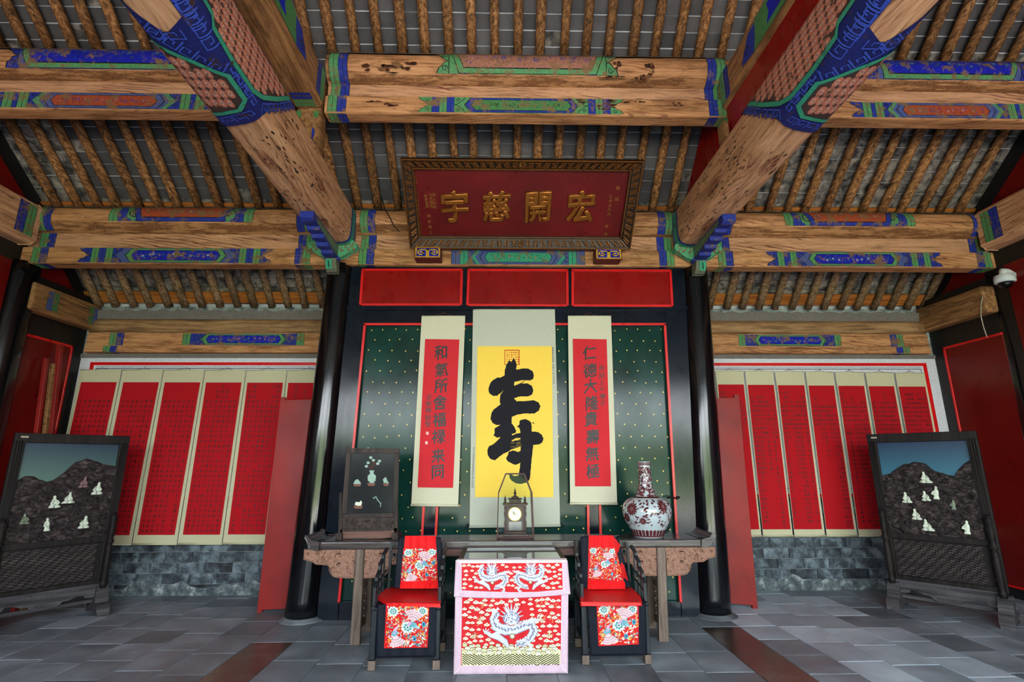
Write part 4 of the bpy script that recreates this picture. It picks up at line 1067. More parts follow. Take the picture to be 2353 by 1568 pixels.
# ================================================================== SCROLLS
CREAM, CREAM2, SAGE = lin((206, 202, 178)), lin((200, 194, 162)), lin((188, 190, 176))
SRED, SRED2, YLW = lin((206, 42, 52)), lin((178, 14, 26)), lin((246, 206, 84))
CBK = lin((26, 24, 32))
M_scrollback = plain('scroll paper edge', (206, 202, 178), .8)
def scroll(label, q, y, thick=.006, rodr=.014, knob=False, group=None, hook=None, mount=CREAM, rodext=0):
    c = P((q[0][0]+q[1][0])/2, q[3][1], 'y', y)
    t = thing('hanging_scroll', label, 'scroll', tuple(c), group=group)
    A = [P(x, yy, 'y', y) for x, yy in q]
    b = MB()
    bow = .002
    def f(u, v):
        top = A[0].lerp(A[1], u); bot = A[3].lerp(A[2], u); r = top.lerp(bot, v); r.y += -bow*sin(pi*v)*1.5-.003*cos(u*2*pi)*v; return r
    b.grid(f, 8, 16, mount, True)
    o = b.build('mount', M_print, t)
    b = MB(); b.tube([A[3]+Vector((-.004-rodext, -.006, .0)), A[2]+Vector((.004+rodext, -.006, .0))], rodr, 12, mount); b.build('bottom_rod', M_print, t)
    b = MB(); b.tube([A[0]+Vector((0, -.003, 0)), A[1]+Vector((0, -.003, 0))], .006, 8, mount); b.build('top_rod', M_print, t)
    if knob:
        for s, pnt in ((-1, A[3]), (1, A[2])):
            b = MB(); b.tube([pnt+Vector((0, -.006, 0)), pnt+Vector((s*.028, -.006, 0)), pnt+Vector((s*.032, -.006, 0)), pnt+Vector((s*.044, -.006, 0))], [.009, .009, .013, .012], 12); b.build('knob', M_ink, t)
    if hook:
        b = MB(); h = P(hook[0], hook[1], 'y', y-.002); w_ = (A[1]-A[0])
        for fr in (.32, .68): b.tube([A[0]+w_*fr+Vector((0, -.003, .004)), h], .0022, 5)
        b.tube([h+Vector((0, .012, -.004)), h+Vector((0, -.012, .006))], .004, 6); b.build('hanging_cord', M_ink if y > 6 else plain('cord', (120, 50, 30), .8), t)
    return t
def pface(y, bow=0): return lambda u, v, h: P(u, -v, 'y', y-.012-h)
def pq(p, q, col, l): p.poly([(x, -y) for x, y in q], col, l)
# --- central scroll
YS = 5.845
t = scroll('wide yellow hanging scroll with one huge black longevity character', [(1087, 712), (1275, 712), (1287, 1208), (1079, 1211)], YS, knob=True, hook=(1182, 705), mount=SAGE, rodext=0)
p = Paint(pface(YS), 60, 60, lift=.0008)
pq(p, [(1097, 796), (1268, 796), (1271.5, 1143), (1091.5, 1143)], YLW, 0)
Z = lambda L: [(1060+.2232*x, -(780+.2232*y)) for x, y in L]
big1 = [(540, 190), (572, 262), (562, 312), (620, 303), (690, 300), (735, 330), (748, 375), (740, 410), (700, 424), (620, 422), (548, 440), (543, 480), (600, 458), (680, 452), (725, 480), (742, 530), (730, 570), (690, 588), (600, 590), (548, 605), (545, 612), (572, 640), (660, 635), (750, 628), (795, 650), (815, 690), (800, 735), (750, 765), (650, 765), (580, 775), (520, 800), (518, 865), (545, 905), (565, 940), (558, 965), (520, 975), (522, 990), (560, 975), (612, 962), (612, 1012), (560, 1022), (518, 1040), (522, 1052), (612, 1030), (612, 1100), (560, 1120), (505, 1140), (480, 1160), (430, 1180), (390, 1210), (345, 1248), (300, 1235), (270, 1190), (268, 1140), (285, 1105), (330, 1080), (370, 1045), (405, 1010), (370, 1012), (330, 990), (345, 960), (342, 920), (370, 900), (408, 880), (360, 885), (320, 860), (300, 820), (310, 760), (330, 725), (370, 695), (405, 672), (395, 640), (400, 600), (405, 570), (435, 525), (415, 545), (370, 582), (330, 585), (290, 560), (278, 515), (300, 450), (330, 415), (370, 395), (405, 395), (445, 372), (450, 310), (465, 260), (490, 215), (515, 235)]
big2 = [(600, 850), (610, 830), (655, 820), (700, 840), (722, 860), (725, 950), (790, 955), (830, 985), (845, 1020), (835, 1060), (800, 1085), (740, 1090), (735, 1150), (728, 1200), (718, 1290), (712, 1400), (700, 1445), (680, 1470), (620, 1490), (560, 1485), (515, 1455), (500, 1430), (490, 1380), (545, 1408), (590, 1405), (600, 1350), (608, 1270), (560, 1295), (520, 1280), (480, 1260), (460, 1225), (480, 1190), (490, 1160), (530, 1145), (590, 1160), (610, 1150), (608, 1100), (608, 960), (600, 915), (570, 900), (598, 878)]
def rough(L, a=3):
    o = []
    for i in range(len(L)):
        x0, y0 = L[i]; x1, y1 = L[(i+1) % len(L)]; n = max(1, int(sqrt((x1-x0)**2+(y1-y0)**2)/16))
        for k in range(n):
            q = k/n; o.append((x0+(x1-x0)*q+rnd.uniform(-a, a), y0+(y1-y0)*q+rnd.uniform(-a, a)))
    return o
p.poly(Z(rough(big1, 2.2)), CBK, 2); p.poly(Z(rough(big2, 2.5)), CBK, 3)
p.line(Z([(572, 474), (610, 455), (650, 430)]), 1.6, CBK, 4); p.line(Z([(730, 858), (752, 866)]), 2.0, CBK, 4); p.line(Z([(522, 1125), (600, 1100)]), 2, CBK, 4)
for i in range(14): x = rnd.uniform(525, 605); y = 1010+rnd.uniform(0, 110)-(x-560)*.2; p.line(Z([(x-20, y+6), (x+20, y-4)]), .35, YLW, 5)
SE = lin((206, 84, 34))
for a, c, d, e in ((444, 108, 600, 118), (444, 256, 600, 264), (444, 108, 452, 264), (590, 108, 600, 264)): p.rect(1060+.2232*a, -(780+.2232*e), 1060+.2232*d, -(780+.2232*c), SE, 1)
for i in range(6):
    for j in range(5):
        x, y = 466+i*22, 130+j*24; p.rect(1060+.2232*x, -(780+.2232*(y+14)), 1060+.2232*(x+4), -(780+.2232*y), SE, 1); p.rect(1060+.2232*(x+6), -(780+.2232*(y+rnd.randrange(14)+3)), 1060+.2232*(x+15), -(780+.2232*y), SE, 1)
p.build('calligraphy', M_print, t)
b = MB(); fc = pface(YS)
for i, ch in enumerate('慈禧皇太后御筆'): put_text(b, ch, fc, 1270.5+i*.1, -(800+i*5), 4.2, .0015)
for i, ch in enumerate('光緒二十年十月恭繪'): put_text(b, ch, fc, 1272+i*.1, -(840+i*5), 4.2, .0015)
for i, ch in enumerate('臣孔令貽敬謹收藏萬壽無疆山高水長福如'): put_text(b, ch, fc, 1089-i*.22, -(1030+i*5.3), 4.2, .0015)
tag(b.build('side_inscription', M_ink, t), kind='stuff')
# --- couplet
def speckle(p, q, n, col, l, r=.35):
    for i in range(n):
        u, v = rnd.random(), rnd.random()
        x = (q[0][0]*(1-u)+q[1][0]*u)*(1-v)+(q[3][0]*(1-u)+q[2][0]*u)*v; y = q[0][1]*(1-v)+q[3][1]*v
        rr = r*rnd.uniform(.5, 1.4); p.poly([(x-rr, -y), (x, -y-rr), (x+rr, -y), (x, -y+rr)], col, l)
for lab, q, rq, hk, main, small in (
    ('narrow red couplet scroll left of the yellow scroll, eight black characters', [(969, 727), (1069, 727), (1053, 1162), (945, 1161)], [(977.5, 780), (1055.5, 780.5), (1041, 1121.5), (959.5, 1120.5)], (1021, 719),
     [('和', 1014, 810), ('氣', 1015, 850), ('所', 1014, 887), ('舍', 1011, 925), ('福', 1010, 965), ('禄', 1008, 1004), ('来', 1007, 1048), ('同', 1006, 1084)], [('芸', 986, 913), ('敏', 985, 928), ('陳', 985, 943), ('騎', 984, 960), ('瑩', 983, 975)]),
    ('narrow red couplet scroll right of the yellow scroll, eight black characters', [(1305, 727), (1404, 727), (1418, 1158), (1310, 1157)], [(1317, 779.5), (1394, 780), (1404, 1118), (1321.5, 1118)], (1356, 721),
     [('仁', 1355, 811), ('德', 1356, 852), ('大', 1357, 888), ('隆', 1360, 927), ('貴', 1358, 963), ('壽', 1362, 1004), ('無', 1361, 1043), ('極', 1363, 1083)], [('燕', 1382, 846), ('庭', 1383, 863), ('上', 1383, 878), ('公', 1383, 892), ('鑒', 1385, 911), ('正', 1385, 926)])):
    t = scroll(lab, q, YS, hook=hk)
    p = Paint(pface(YS), 60, 60, lift=.0008); pq(p, [(a-.6, c-.6) if i in (0,) else (a, c) for i, (a, c) in enumerate(rq)], SRED, 0)
    speckle(p, rq, 230, lin((226, 120, 100)), 1, .42)
    if 'left' in lab:
        for cx_, cy_ in ((982, 996), (980, 1018)): p.rect(cx_-3, -cy_-3.4, cx_+3, -cy_+3.4, lin((232, 186, 180)), 2)
    p.build('red_paper', M_print, t)
    b = MB()
    for ch, x, y in main:
        b2 = MB(); put_text(b2, ch, fc, x, -y, 35, .003, .016, .035, .10, .92); b2.build('character', M_ink, t)
    for ch, x, y in small: put_text(b, ch, fc, x, -y, 14, .003, .012, .04, .10)
    tag(b.build('inscription', M_ink, t), kind='stuff')
# --- the two rows of long red scrolls on the back wall
TXT = ('皇太后六旬萬壽天子以孝治天下上公太夫人二十六而寡守節以孝稱其子襲上公賢行敏德為宗族鄉黨所重自少至老敦本禮義備明聖學以成俗人心光緒二十年甲午秋月恩賞福壽字匾額一時稱盛太夫人之德雖古賢母何以加焉今歲七月為太夫人'
       '壽辰諸子姓請余為文以祝余惟聖人之家積德累仁千有餘年子孫繁衍詩書不絕太夫人性慈惠好施與每歲饑輒發倉粟以濟鄉里教子有義方待下有恩事姑至孝年五十如一日也公能承母志奉命入覲天顏有喜賜坐賜食問太夫人起居禮遇之隆前所未有'
       '夫積善之家必有餘慶觀於太夫人而益信矣爰述其事書於屏以為壽')
YW = 6.935
def long_scroll(i, side, te, be, ty, by, red_t, red_b, seed, label, hook):
    q = [(te[0]+.8, ty), (te[1]-.8, ty), (be[1]-.8, by), (be[0]+.8, by)]
    t = scroll(label, q, YW, rodr=.012, group='long red text scrolls, %s bay' % side, mount=CREAM2, hook=hook)
    y0, y1 = (ty+28, by-21) if side == 'left' else (ty+31, by-15)
    rq = [(red_t[0], y0), (red_t[1], y0), (red_b[1], y1), (red_b[0], y1)]
    p = Paint(pface(YW), 60, 60, lift=.0008); pq(p, rq, SRED2, 0); speckle(p, rq, 110, lin((206, 70, 60)), 1, .3); p.build('red_paper', M_print, t)
    b = MB(); fw2 = pface(YW); r2 = random.Random(seed); k = r2.randrange(len(TXT))
    ncol = 7 if side == 'left' else 8
    H = y1-y0
    for c in range(ncol):
        u = 1-(c+.5)/ncol*(.92)-.04
        if side == 'left': nr = 30; start = r2.choice([0, 1, 3, 3, 3]) if i in (3, 4, 5) else 3; end = 30 if r2.random() < .75 else r2.randrange(14, 29)
        else:
            nr = 32; start = r2.choice([1, 2, 3, 4]); end = r2.choice([9, 12, 16, 20, 32, 31]) if i < 5 else 31
        for r in range(start, end):
            if r2.random() < .03: continue
            v = (r+.8)/(nr+.6); y = y0+H*v; xl = rq[0][0]+(rq[3][0]-rq[0][0])*v; xr = rq[1][0]+(rq[2][0]-rq[1][0])*v
            ch = TXT[k % len(TXT)]; k += 1
            put_text(b, ch, fw2, xl+(xr-xl)*u, -y, 7.6 if side == 'left' else 6.6, .002, .014, 0, .08)
    o = b.build('inscription', M_inkfaint, t); tag(o, kind='stuff')
    return t
lt = [184, 281, 376, 471, 566, 660, 754]; lb = [95, 199, 303, 407, 510.5, 613, 716]
where = ['leftmost red text scroll of the left bay, half hidden by the rock screen', 'second red text scroll from the left in the left bay, its foot beside the screen', 'third red text scroll from the left in the left bay', 'fourth red text scroll from the left in the left bay, in full view', 'fifth red text scroll of the left bay, partly behind the leaning board', 'sixth red text scroll of the left bay, only its top showing beside the column']
for i in range(6):
    long_scroll(i, 'left', (lt[i], lt[i+1]), (lb[i], lb[i+1]), 851+i*.3-.5, 1252-i*.6, (lt[i]+2.5, lt[i]+84), (lb[i]+13, lb[i]+98), 11+i, where[i], (lt[i]+52, 846.5))
rt = [1643, 1711, 1780, 1850, 1918, 1987.5, 2056, 2128]; rb = [1680, 1752, 1824, 1898, 1972, 2048, 2122, 2197]
where = ['red text scroll nearest the right column, mostly behind the leaning board', 'second red text scroll from the right column', 'third red text scroll from the right column', 'fourth and middle red text scroll of the right bay', 'fifth red text scroll from the right column, shaded at its foot', 'sixth red text scroll from the right column, cut by the rock screen frame', 'last red text scroll of the right bay, above the rock screen']
for i in range(7):
    long_scroll(i, 'right', (rt[i], rt[i+1]-3), (rb[i]+.5, rb[i+1]-1.5), 853+i*.8, 1232-i*.1, (rt[i]+7+i*.35, rt[i+1]-2), (rb[i]+1, rb[i]+65), 31+i, where[i], (rt[i]+33, 848+i*.8))
# ================================================================== ALTAR TABLE
LZ = .873
alt = thing('altar_table', 'long dark altar table with upturned ends and carved brown aprons before the green partition', 'table', (.1, 5.3, 0))
x0, x1 = P(735, 1243, 'y', 5.14).x, P(1612, 1243, 'y', 5.14).x; yA, yB_ = 5.13, 5.56
b = MB(); b.bb(x0, x1, yA, yB_, LZ-.075, LZ); b.build('table_top', M_darkx, alt, bevel=.018, seg=3)
for s, xe in ((-1, x0), (1, x1)):
    pr = [(0, -.075), (0, 0), (.05, .004), (.10, .02), (.135, .05), (.165, .052), (.175, .03), (.15, .0), (.10, -.055), (.05, -.075)]
    b = MB(); b.prism([(xe+s*(u*.82-.004), LZ+v) for u, v in pr], lambda u, v, h: (u, h, v), yA, yB_); b.build('upturned_end', M_darkx, alt, bevel=.008, seg=2)
legx = [(P(829, 1264, 'y', 5.19).x, P(816, 1483, 'y', 5.14).x), (P(1517, 1264, 'y', 5.19).x, P(1525, 1476, 'y', 5.14).x)]
def cx_of(a): return (a[0]+a[1])/2
for k, (xt, xb) in enumerate(legx):
    for y in (5.18, 5.51):
        b = MB(); w_ = .044; yb2 = y+(-.03 if y < 5.3 else .03)
        b.hexa([(xb-w_, yb2-.028, 0), (xb+w_, yb2-.028, 0), (xb+w_, yb2+.028, 0), (xb-w_, yb2+.028, 0)], [(xt-w_*.9, y-.028, LZ-.07), (xt+w_*.9, y-.028, LZ-.07), (xt+w_*.9, y+.028, LZ-.07), (xt-w_*.9, y+.028, LZ-.07)])
        b.build('leg', M_leg, alt, bevel=.007, seg=2)
    # openwork side panel between front and rear leg
    b = MB()
    for z, h_ in ((.11, .03), (.44, .02), (.78, .03)): b.bb(xt-.012, xt+.012, 5.20, 5.49, z-h_, z+h_)
    for y in (5.225, 5.465): b.bb(xt-.01, xt+.01, y-.012, y+.012, .14, .76)
    for r in range(9):
        for c in range(3):
            z0_ = .17+r*.065; yy = 5.27+c*.075; b.tube([(xt, yy+.028*cos(a), z0_+.028*sin(a)) for a in [j*.9 for j in range(7)]], .006, 5)
    b.build('side_panel', M_leg, alt)
    # carved apron wings either side of the leg
    for d in (-1, 1):
        wg = [(.045, 0), (.52, 0), (.52, -.085), (.44, -.105), (.40, -.13), (.30, -.135), (.275, -.155), (.28, -.175), (.262, -.205), (.235, -.235), (.20, -.245), (.10, -.25), (.045, -.25)]
        if d*(-1 if k == 0 else 1) < 0: wg = [(min(u, .50), v) for u, v in wg]
        b = MB(); b.prism([(xt+d*u, LZ-.077+v) for u, v in wg], lambda u, v, h: (u, h, v), 5.17, 5.192); ap = b.build('carved_apron', M_relief, alt, bevel=.005, seg=2)
        b = MB(); r3 = random.Random(5)
        def inwg(u, v):
            if u < .06 or u > .5: return False
            lim = -.235 if u < .22 else (-.19 if u < .26 else (-.118 if u < .40 else -.08)); return lim < v < -.012
        for q in range(110):
            u, v = r3.uniform(.06, .5), r3.uniform(-.235, -.012)
            if not inwg(u, v): continue
            a0 = r3.uniform(0, 6); r_ = r3.uniform(.010, .022)
            b.tube([(xt+d*(u+r_*(1-.1*j)*cos(a0+j*.7)), 5.169, LZ-.077+v+r_*(1-.1*j)*sin(a0+j*.7)) for j in range(7)], [.0045]*6+[.002], 4)
        for (ua, va), (ub, vb) in zip(wg[1:], wg[2:]):
            b.tube([(xt+d*(ua-.006), 5.169, LZ-.077+va+.008), (xt+d*(ub-.006), 5.169, LZ-.077+vb+.008)], .0045, 4)
        o = b.build('carved_scrollwork', M_relief, ap); tag(o, kind='stuff')
b = MB(); b.bb(legx[0][0]+.55, legx[1][0]-.55, 5.175, 5.195, LZ-.145, LZ-.076); b.build('apron', wood('reddish apron', (120, 82, 76), (92, 62, 58), (50, 36, 36), 'x', rough=.4), alt, bevel=.004)

# ================================================================== SQUARE TABLE WITH CLOTH
TZ = .812
sq = thing('square_table', 'square offering table with a pale inset top, hidden in front by the embroidered cloth', 'table', (.1, 4.76, 0))
a, c = P(1050, 1290, 'y', 4.47).x, P(1304, 1290, 'y', 4.47).x
b = MB(); yf, yb2 = 4.455, 5.08
b.bb(a, c, yf, yf+.07, TZ-.05, TZ); b.bb(a, c, yb2-.07, yb2, TZ-.05, TZ); b.bb(a, a+.12, yf+.07, yb2-.07, TZ-.05, TZ); b.bb(c-.12, c, yf+.07, yb2-.07, TZ-.05, TZ)
b.build('top_frame', M_dark, sq, bevel=.006, seg=2)
b = MB(); b.bb(a+.12, c-.12, yf+.07, yb2-.07, TZ-.04, TZ-.006); b.build('inset_panel', plain('pale inset', (120, 140, 128), .35), sq)
for lx in (a+.045, c-.05):
    for ly in (yf+.05, yb2-.05):
        b = MB(); b.bb(lx-.028, lx+.028, ly-.028, ly+.028, 0, TZ-.05); b.build('leg', M_chair, sq, bevel=.006)
b = MB(); b.bb(a+.05, c-.05, yf+.035, yf+.06, TZ-.13, TZ-.05); b.bb(a+.05, c-.05, yb2-.06, yb2-.035, TZ-.13, TZ-.05); b.build('apron', M_chair, sq, bevel=.004)
M_glass = thin_glass('clear glass', .12)
M_tglass, nt_, bs_ = newmat('table glass'); bs_.inputs['Roughness'].default_value = .03; bs_.inputs['Base Color'].default_value = lin((96, 116, 106))+(1,); bs_.inputs['Coat Weight'].default_value = 1; bs_.inputs['Coat Roughness'].default_value = .02
b = MB(); b.bb(a+.05, c-.05, yf+.02, yb2-.02, TZ+.001, TZ+.007); tg_ = b.build('glass_sheet', M_tglass); tag(tg_, 'glass sheet lying on the square table top, mirroring the bright doorway', 'glass')
PINK, PINK2, CRED = lin((212, 182, 198)), lin((232, 216, 222)), lin((204, 32, 40))
OLV, CLD, LAV, LAVd = lin((120, 112, 60)), lin((236, 232, 206)), lin((206, 208, 220)), lin((130, 132, 156))
def clothf(yp, amp, fr, ph=0):
    def f(u, v, h):
        wv = amp*(.6*sin(u*fr+ph+.02*v)+.4*noise.noise(Vector((u*.05, v*.012, ph))))
        return P(u, -v, 'y', yp-.008-wv-h)
    return f
def cloud(p, x, y, r, l, cols=(CLD, OLV)):
    for dx, dy, k in ((-.8, 0, .62), (.8, 0, .62), (0, .45, .7), (0, -.3, .55)):
        p.ell(x+dx*r, y+dy*r, r*k, r*k*.85, cols[0], l, 7)
    p.ell(x, y+.35*r, r*.34, r*.28, cols[1], l+1, 6); p.ell(x-.55*r, y-.65*r, r*.55, r*.2, cols[1], l+1, 6, .3)
def dragon(p, cx, cy, s, l=8, flip=1):
    D = lambda L: [(cx+flip*x*s, cy+y*s) for x, y in L]
    body = D([(-.30, .30), (-.40, .16), (-.34, .0), (-.14, -.08), (.08, -.06), (.28, .02), (.44, .04), (.50, -.10), (.42, -.26), (.26, -.38), (.08, -.44)])
    wd = [.10, .15, .19, .21, .21, .20, .19, .17, .15, .11, .06]
    q_ = D([(-.62, -.10), (-.46, -.20), (-.28, -.24), (-.14, -.34), (-.06, -.48)]); p.line(q_, [.03*s, .10*s, .15*s, .14*s, .06*s], LAVd, l); p.line(q_, [.02*s, .08*s, .12*s, .11*s, .04*s], LAV, l+1)
    p.line(body, [q*s*1.2 for q in wd], LAVd, l); p.line(body, [q*s for q in wd], LAV, l+1)
    for i in range(len(body)-1):
        for k in range(3):
            t = k/3; x = body[i][0]*(1-t)+body[i+1][0]*t; y = body[i][1]*(1-t)+body[i+1][1]*t
            p.ell(x, y, .022*s, .05*s, LAVd, l+2, 5, rnd.uniform(0, 3)); p.poly([(x-.05*s, y+.06*s), (x+.05*s, y+.06*s), (x, y+.13*s)], LAV, l)
    # legs and claws
    for L in ([(-.28, .1), (-.44, .16), (-.40, .30)], [(.3, .05), (.46, .16), (.58, .12)], [(-.2, -.1), (-.42, -.2), (-.56, -.14)], [(.3, -.32), (.44, -.44), (.40, -.56)]):
        q = D(L); p.line(q, [.10*s, .07*s, .05*s], LAV, l+2); ex, ey = q[-1]
        for k in range(4): a_ = k*.7-1; p.line([(ex, ey), (ex+.10*s*cos(a_+1.2), ey+.10*s*sin(a_+1.2))], .022*s, LAV, l+2)
    # head
    hx, hy = cx, cy+.17*s
    for k in range(9):
        a_ = pi*.05+k*pi*.9/8; p.line([(hx, hy), (hx+.27*s*cos(a_), hy+.02*s+.32*s*sin(a_))], [.08*s, .01*s], lin((190, 196, 214)), l+3)
    p.ell(hx, hy, .19*s, .16*s, LAVd, l+4, 12); p.ell(hx, hy, .17*s, .145*s, LAV, l+4, 12); p.ell(hx, hy-.10*s, .12*s, .08*s, LAV, l+5, 8)
    for d in (-1, 1):
        p.ell(hx+d*.06*s, hy+.02*s, .035*s, .035*s, lin((250, 250, 250)), l+5, 7); p.ell(hx+d*.06*s, hy+.02*s, .016*s, .016*s, INK, l+6, 6)
        p.line([(hx+d*.05*s, hy+.1*s), (hx+d*.13*s, hy+.26*s), (hx+d*.09*s, hy+.34*s)], .03*s, CLD, l+5); p.line([(hx+d*.06*s, hy-.1*s), (hx+d*.2*s, hy-.12*s), (hx+d*.26*s, hy-.05*s)], .014*s, lin((190, 60, 70)), l+5)
    p.ell(hx, hy-.07*s, .03*s, .022*s, LAVd, l+6, 6); p.line([(hx-.08*s, hy-.13*s), (hx, hy-.16*s), (hx+.08*s, hy-.13*s)], .018*s, lin((170, 50, 60)), l+6)
    p.ell(cx+flip*.02*s, cy-.22*s, .065*s, .065*s, OLV, l+3, 9); p.ell(cx+flip*.02*s, cy-.22*s, .045*s, .045*s, CLD, l+4, 8)
def cloth_panel(name, parent, outer, yp, amp, fr, ph, col, paintfn, drop=.0):
    f = clothf(yp, amp, fr, ph)
    b = MB()
    def g(u, v):
        x = (outer[0][0]*(1-u)+outer[1][0]*u)*(1-v)+(outer[3][0]*(1-u)+outer[2][0]*u)*v
        y = (outer[0][1]*(1-u)+outer[1][1]*u)*(1-v)+(outer[3][1]*(1-u)+outer[2][1]*u)*v+drop*4*u*(1-u)*v
        return f(x, -y, 0)
    b.grid(g, 70, 30, col); o = b.build(name, M_cloth, parent, solid=.002)
    p = Paint(f, 7, 7, lift=.00045, base=.002); paintfn(p); p.build('embroidery', M_cloth, o)
    return o
tc_ = thing('tablecloth', 'red silk table cover with silver dragons, clouds and waves, pink border, hanging in front', 'tablecloth', (.1, 4.43, .02))
YT = 4.44
def lower(p):
    pq(p, [(1062, 1370), (1290, 1368), (1288, 1527), (1059, 1531)], CRED, 0)
    for (x, y) in ((1043, 1550), (1305, 1548)): p.line([(x, -y), (x+(18 if x < 1100 else -18), -(y-19))], 1.0, PINK2, 1)
    r4 = random.Random(3); pts = []
    k = 0
    while len(pts) < 105 and k < 3000:
        k += 1; x, y = r4.uniform(1067, 1284), r4.uniform(1378, 1486)
        if abs(x-1177) < 42 and abs(y-1440) < 50: continue
        if all((x-a_)**2+(y-c_)**2 > 110 for a_, c_ in pts): pts.append((x, y))
    for x, y in pts: cloud(p, x, -y, r4.uniform(3.4, 5.2), 1)
    for i in range(34):
        x, y = r4.uniform(1070, 1282), r4.uniform(1380, 1480)
        if abs(x-1177) < 40 and abs(y-1440) < 48: continue
        p.line([(x, -y), (x+4, -y+3), (x+1, -y+7), (x+5, -y+10)], .9, lin((214, 196, 140)), 3)
    for x, y in ((1105, 1424), (1243, 1424), (1091, 1462), (1262, 1460)):
        for q in range(12): a_ = q*pi/6; p.line([(x, -y), (x+10*cos(a_), -y+9*sin(a_))], [1.6, .5], (CLD, OLV, lin((200, 140, 90)))[q % 3], 3)
    dragon(p, 1175, -1440, 104)
    # waves
    base = lin((222, 216, 176)); x = 1061
    pts = [(1060.5, -1531), (1288, -1527)]; n = 22; top = []
    for i in range(n+1):
        xx = 1288-(227)*i/n; top.append((xx, -(1500-6*abs(sin(i*.9))-6*abs(cos((xx-1175)/38)))))
    p.poly(pts+top, base, 3)
    SD = lin((74, 66, 34))
    def tri(x): return abs(((x-1177+57) % 114)-57)
    for k in range(26):
        c = 1490+k*4.9; L = []; x = 1061.5
        def flush():
            if len(L) > 1: p.line(L, 2.3, SD, 4)
            L.clear()
        while x < 1287:
            yy = c-(57-tri(x))*.62+.8*sin(x*.2)
            top_ = 1505-3*abs(cos((x-1175)/38))
            if top_ < yy < 1529.5: L.append((x, -yy))
            else: flush()
            x += 2.8
        flush()
    WH = lin((240, 238, 220))
    for row, (y0_, rr_, n_) in enumerate(((1488, 5.2, 14), (1495, 6.2, 17), (1502, 5.6, 19))):
        for i in range(n_):
            xx = 1068+(214)*(i+(.5 if row % 2 else 0))/n_; yy = y0_-5*abs(cos((xx-1175)/38))+1.5*sin(i*2.1)
            if xx > 1283: continue
            p.ell(xx, -yy, rr_*1.15, rr_*.85, OLV, 6+row*3, 10); p.ell(xx, -yy-.6, rr_*1.0, rr_*.70, WH if (i+row) % 2 else base, 7+row*3, 10)
            spiral(p, xx, -yy-.4, rr_*.55, 1 if i % 2 else -1, OLV, .8, 8+row*3, 1.2)
def upper(p):
    pq(p, [(1061, 1295.5), (1291, 1294), (1293, 1355), (1235, 1360.5), (1177, 1361.5), (1110, 1359.5), (1061, 1357)], CRED, 0)
    for (x, y) in ((1043.5, 1371), (1310, 1366)): p.line([(x, -y), (x+(18 if x < 1100 else -17), -(y-14))], 1.0, PINK2, 1)
    pq(p, [(1047, 1288), (1304, 1288), (1291, 1293.6), (1061, 1295)], PINK2, 0)
    r4 = random.Random(8); pts = []; k = 0
    while len(pts) < 62 and k < 3000:
        k += 1; x, y = r4.uniform(1066, 1288), r4.uniform(1299, 1353)
        if min(abs(x-1131), abs(x-1219)) < 24: continue
        if all((x-a_)**2+(y-c_)**2 > 85 for a_, c_ in pts): pts.append((x, y))
    for x, y in pts: cloud(p, x, -y, r4.uniform(3.0, 4.4), 1)
    dragon(p, 1130, -1325, 66, flip=1); dragon(p, 1220, -1324, 66, flip=-1)
cloth_panel('front_drop', tc_, [(1046, 1366), (1306, 1364), (1305, 1548), (1042, 1551)], YT, .010, .16, .5, PINK, lower)
cloth_panel('valance', tc_, [(1047, 1288), (1304, 1288), (1311, 1366), (1043, 1372)], YT-.018, .007, .19, 1.8, PINK, upper, drop=6)
b = MB(); q0, q1 = P(1049, 1289, 'y', YT-.018), P(1303, 1289, 'y', YT-.018)
b.grid(lambda u, v: (q0.x+(q1.x-q0.x)*u, YT-.026+.07*v, TZ+.010+.004*sin(v*3)-.012*(1-v)**3), 30, 5, PINK2); b.build('top_fold', M_cloth, tc_, solid=.002)

# ================================================================== CHAIRS
def peony(p, x, y, r, l, c1=lin((206, 220, 214)), c2=lin((96, 150, 150)), c3=lin((60, 110, 116))):
    for k in range(9): a_ = k*2*pi/9; p.ell(x+r*.68*cos(a_), y+r*.6*sin(a_), r*.36, r*.30, c1, l, 7, a_)
    for k in range(7): a_ = k*2*pi/7+.4; p.ell(x+r*.42*cos(a_), y+r*.38*sin(a_), r*.28, r*.2, c2, l+1, 6, a_)
    p.ell(x, y, r*.34, r*.30, c1, l+2, 7); p.ell(x, y, r*.18, r*.15, c3, l+3, 6)
def fan_bird(p, x, y, r, d, l):
    PK, PK2, TL_ = lin((222, 190, 196)), lin((176, 130, 144)), lin((110, 164, 180))
    n = 9
    for k in range(n):
        a_ = pi*.5+d*(-.1+k*1.5/(n-1)-.9); p.poly([(x, y), (x+r*cos(a_-.09), y+r*sin(a_-.09)), (x+r*1.06*cos(a_), y+r*1.06*sin(a_)), (x+r*cos(a_+.09), y+r*sin(a_+.09))], PK, l)
        for q in range(3): p.ell(x+r*(.45+.2*q)*cos(a_), y+r*(.45+.2*q)*sin(a_), r*.05, r*.04, PK2, l+1, 5)
    p.ell(x+d*r*.12, y-r*.2, r*.36, r*.22, TL_, l+2, 9, -d*.7); p.line([(x+d*r*.25, y-r*.3), (x+d*r*.5, y-r*.5), (x+d*r*.62, y-r*.38)], [r*.2, r*.13, r*.06], lin((150, 190, 200)), l+2)
    p.ell(x-d*r*.2, y-r*.1, r*.24, r*.12, lin((206, 160, 196)), l+3, 6, d*.9)
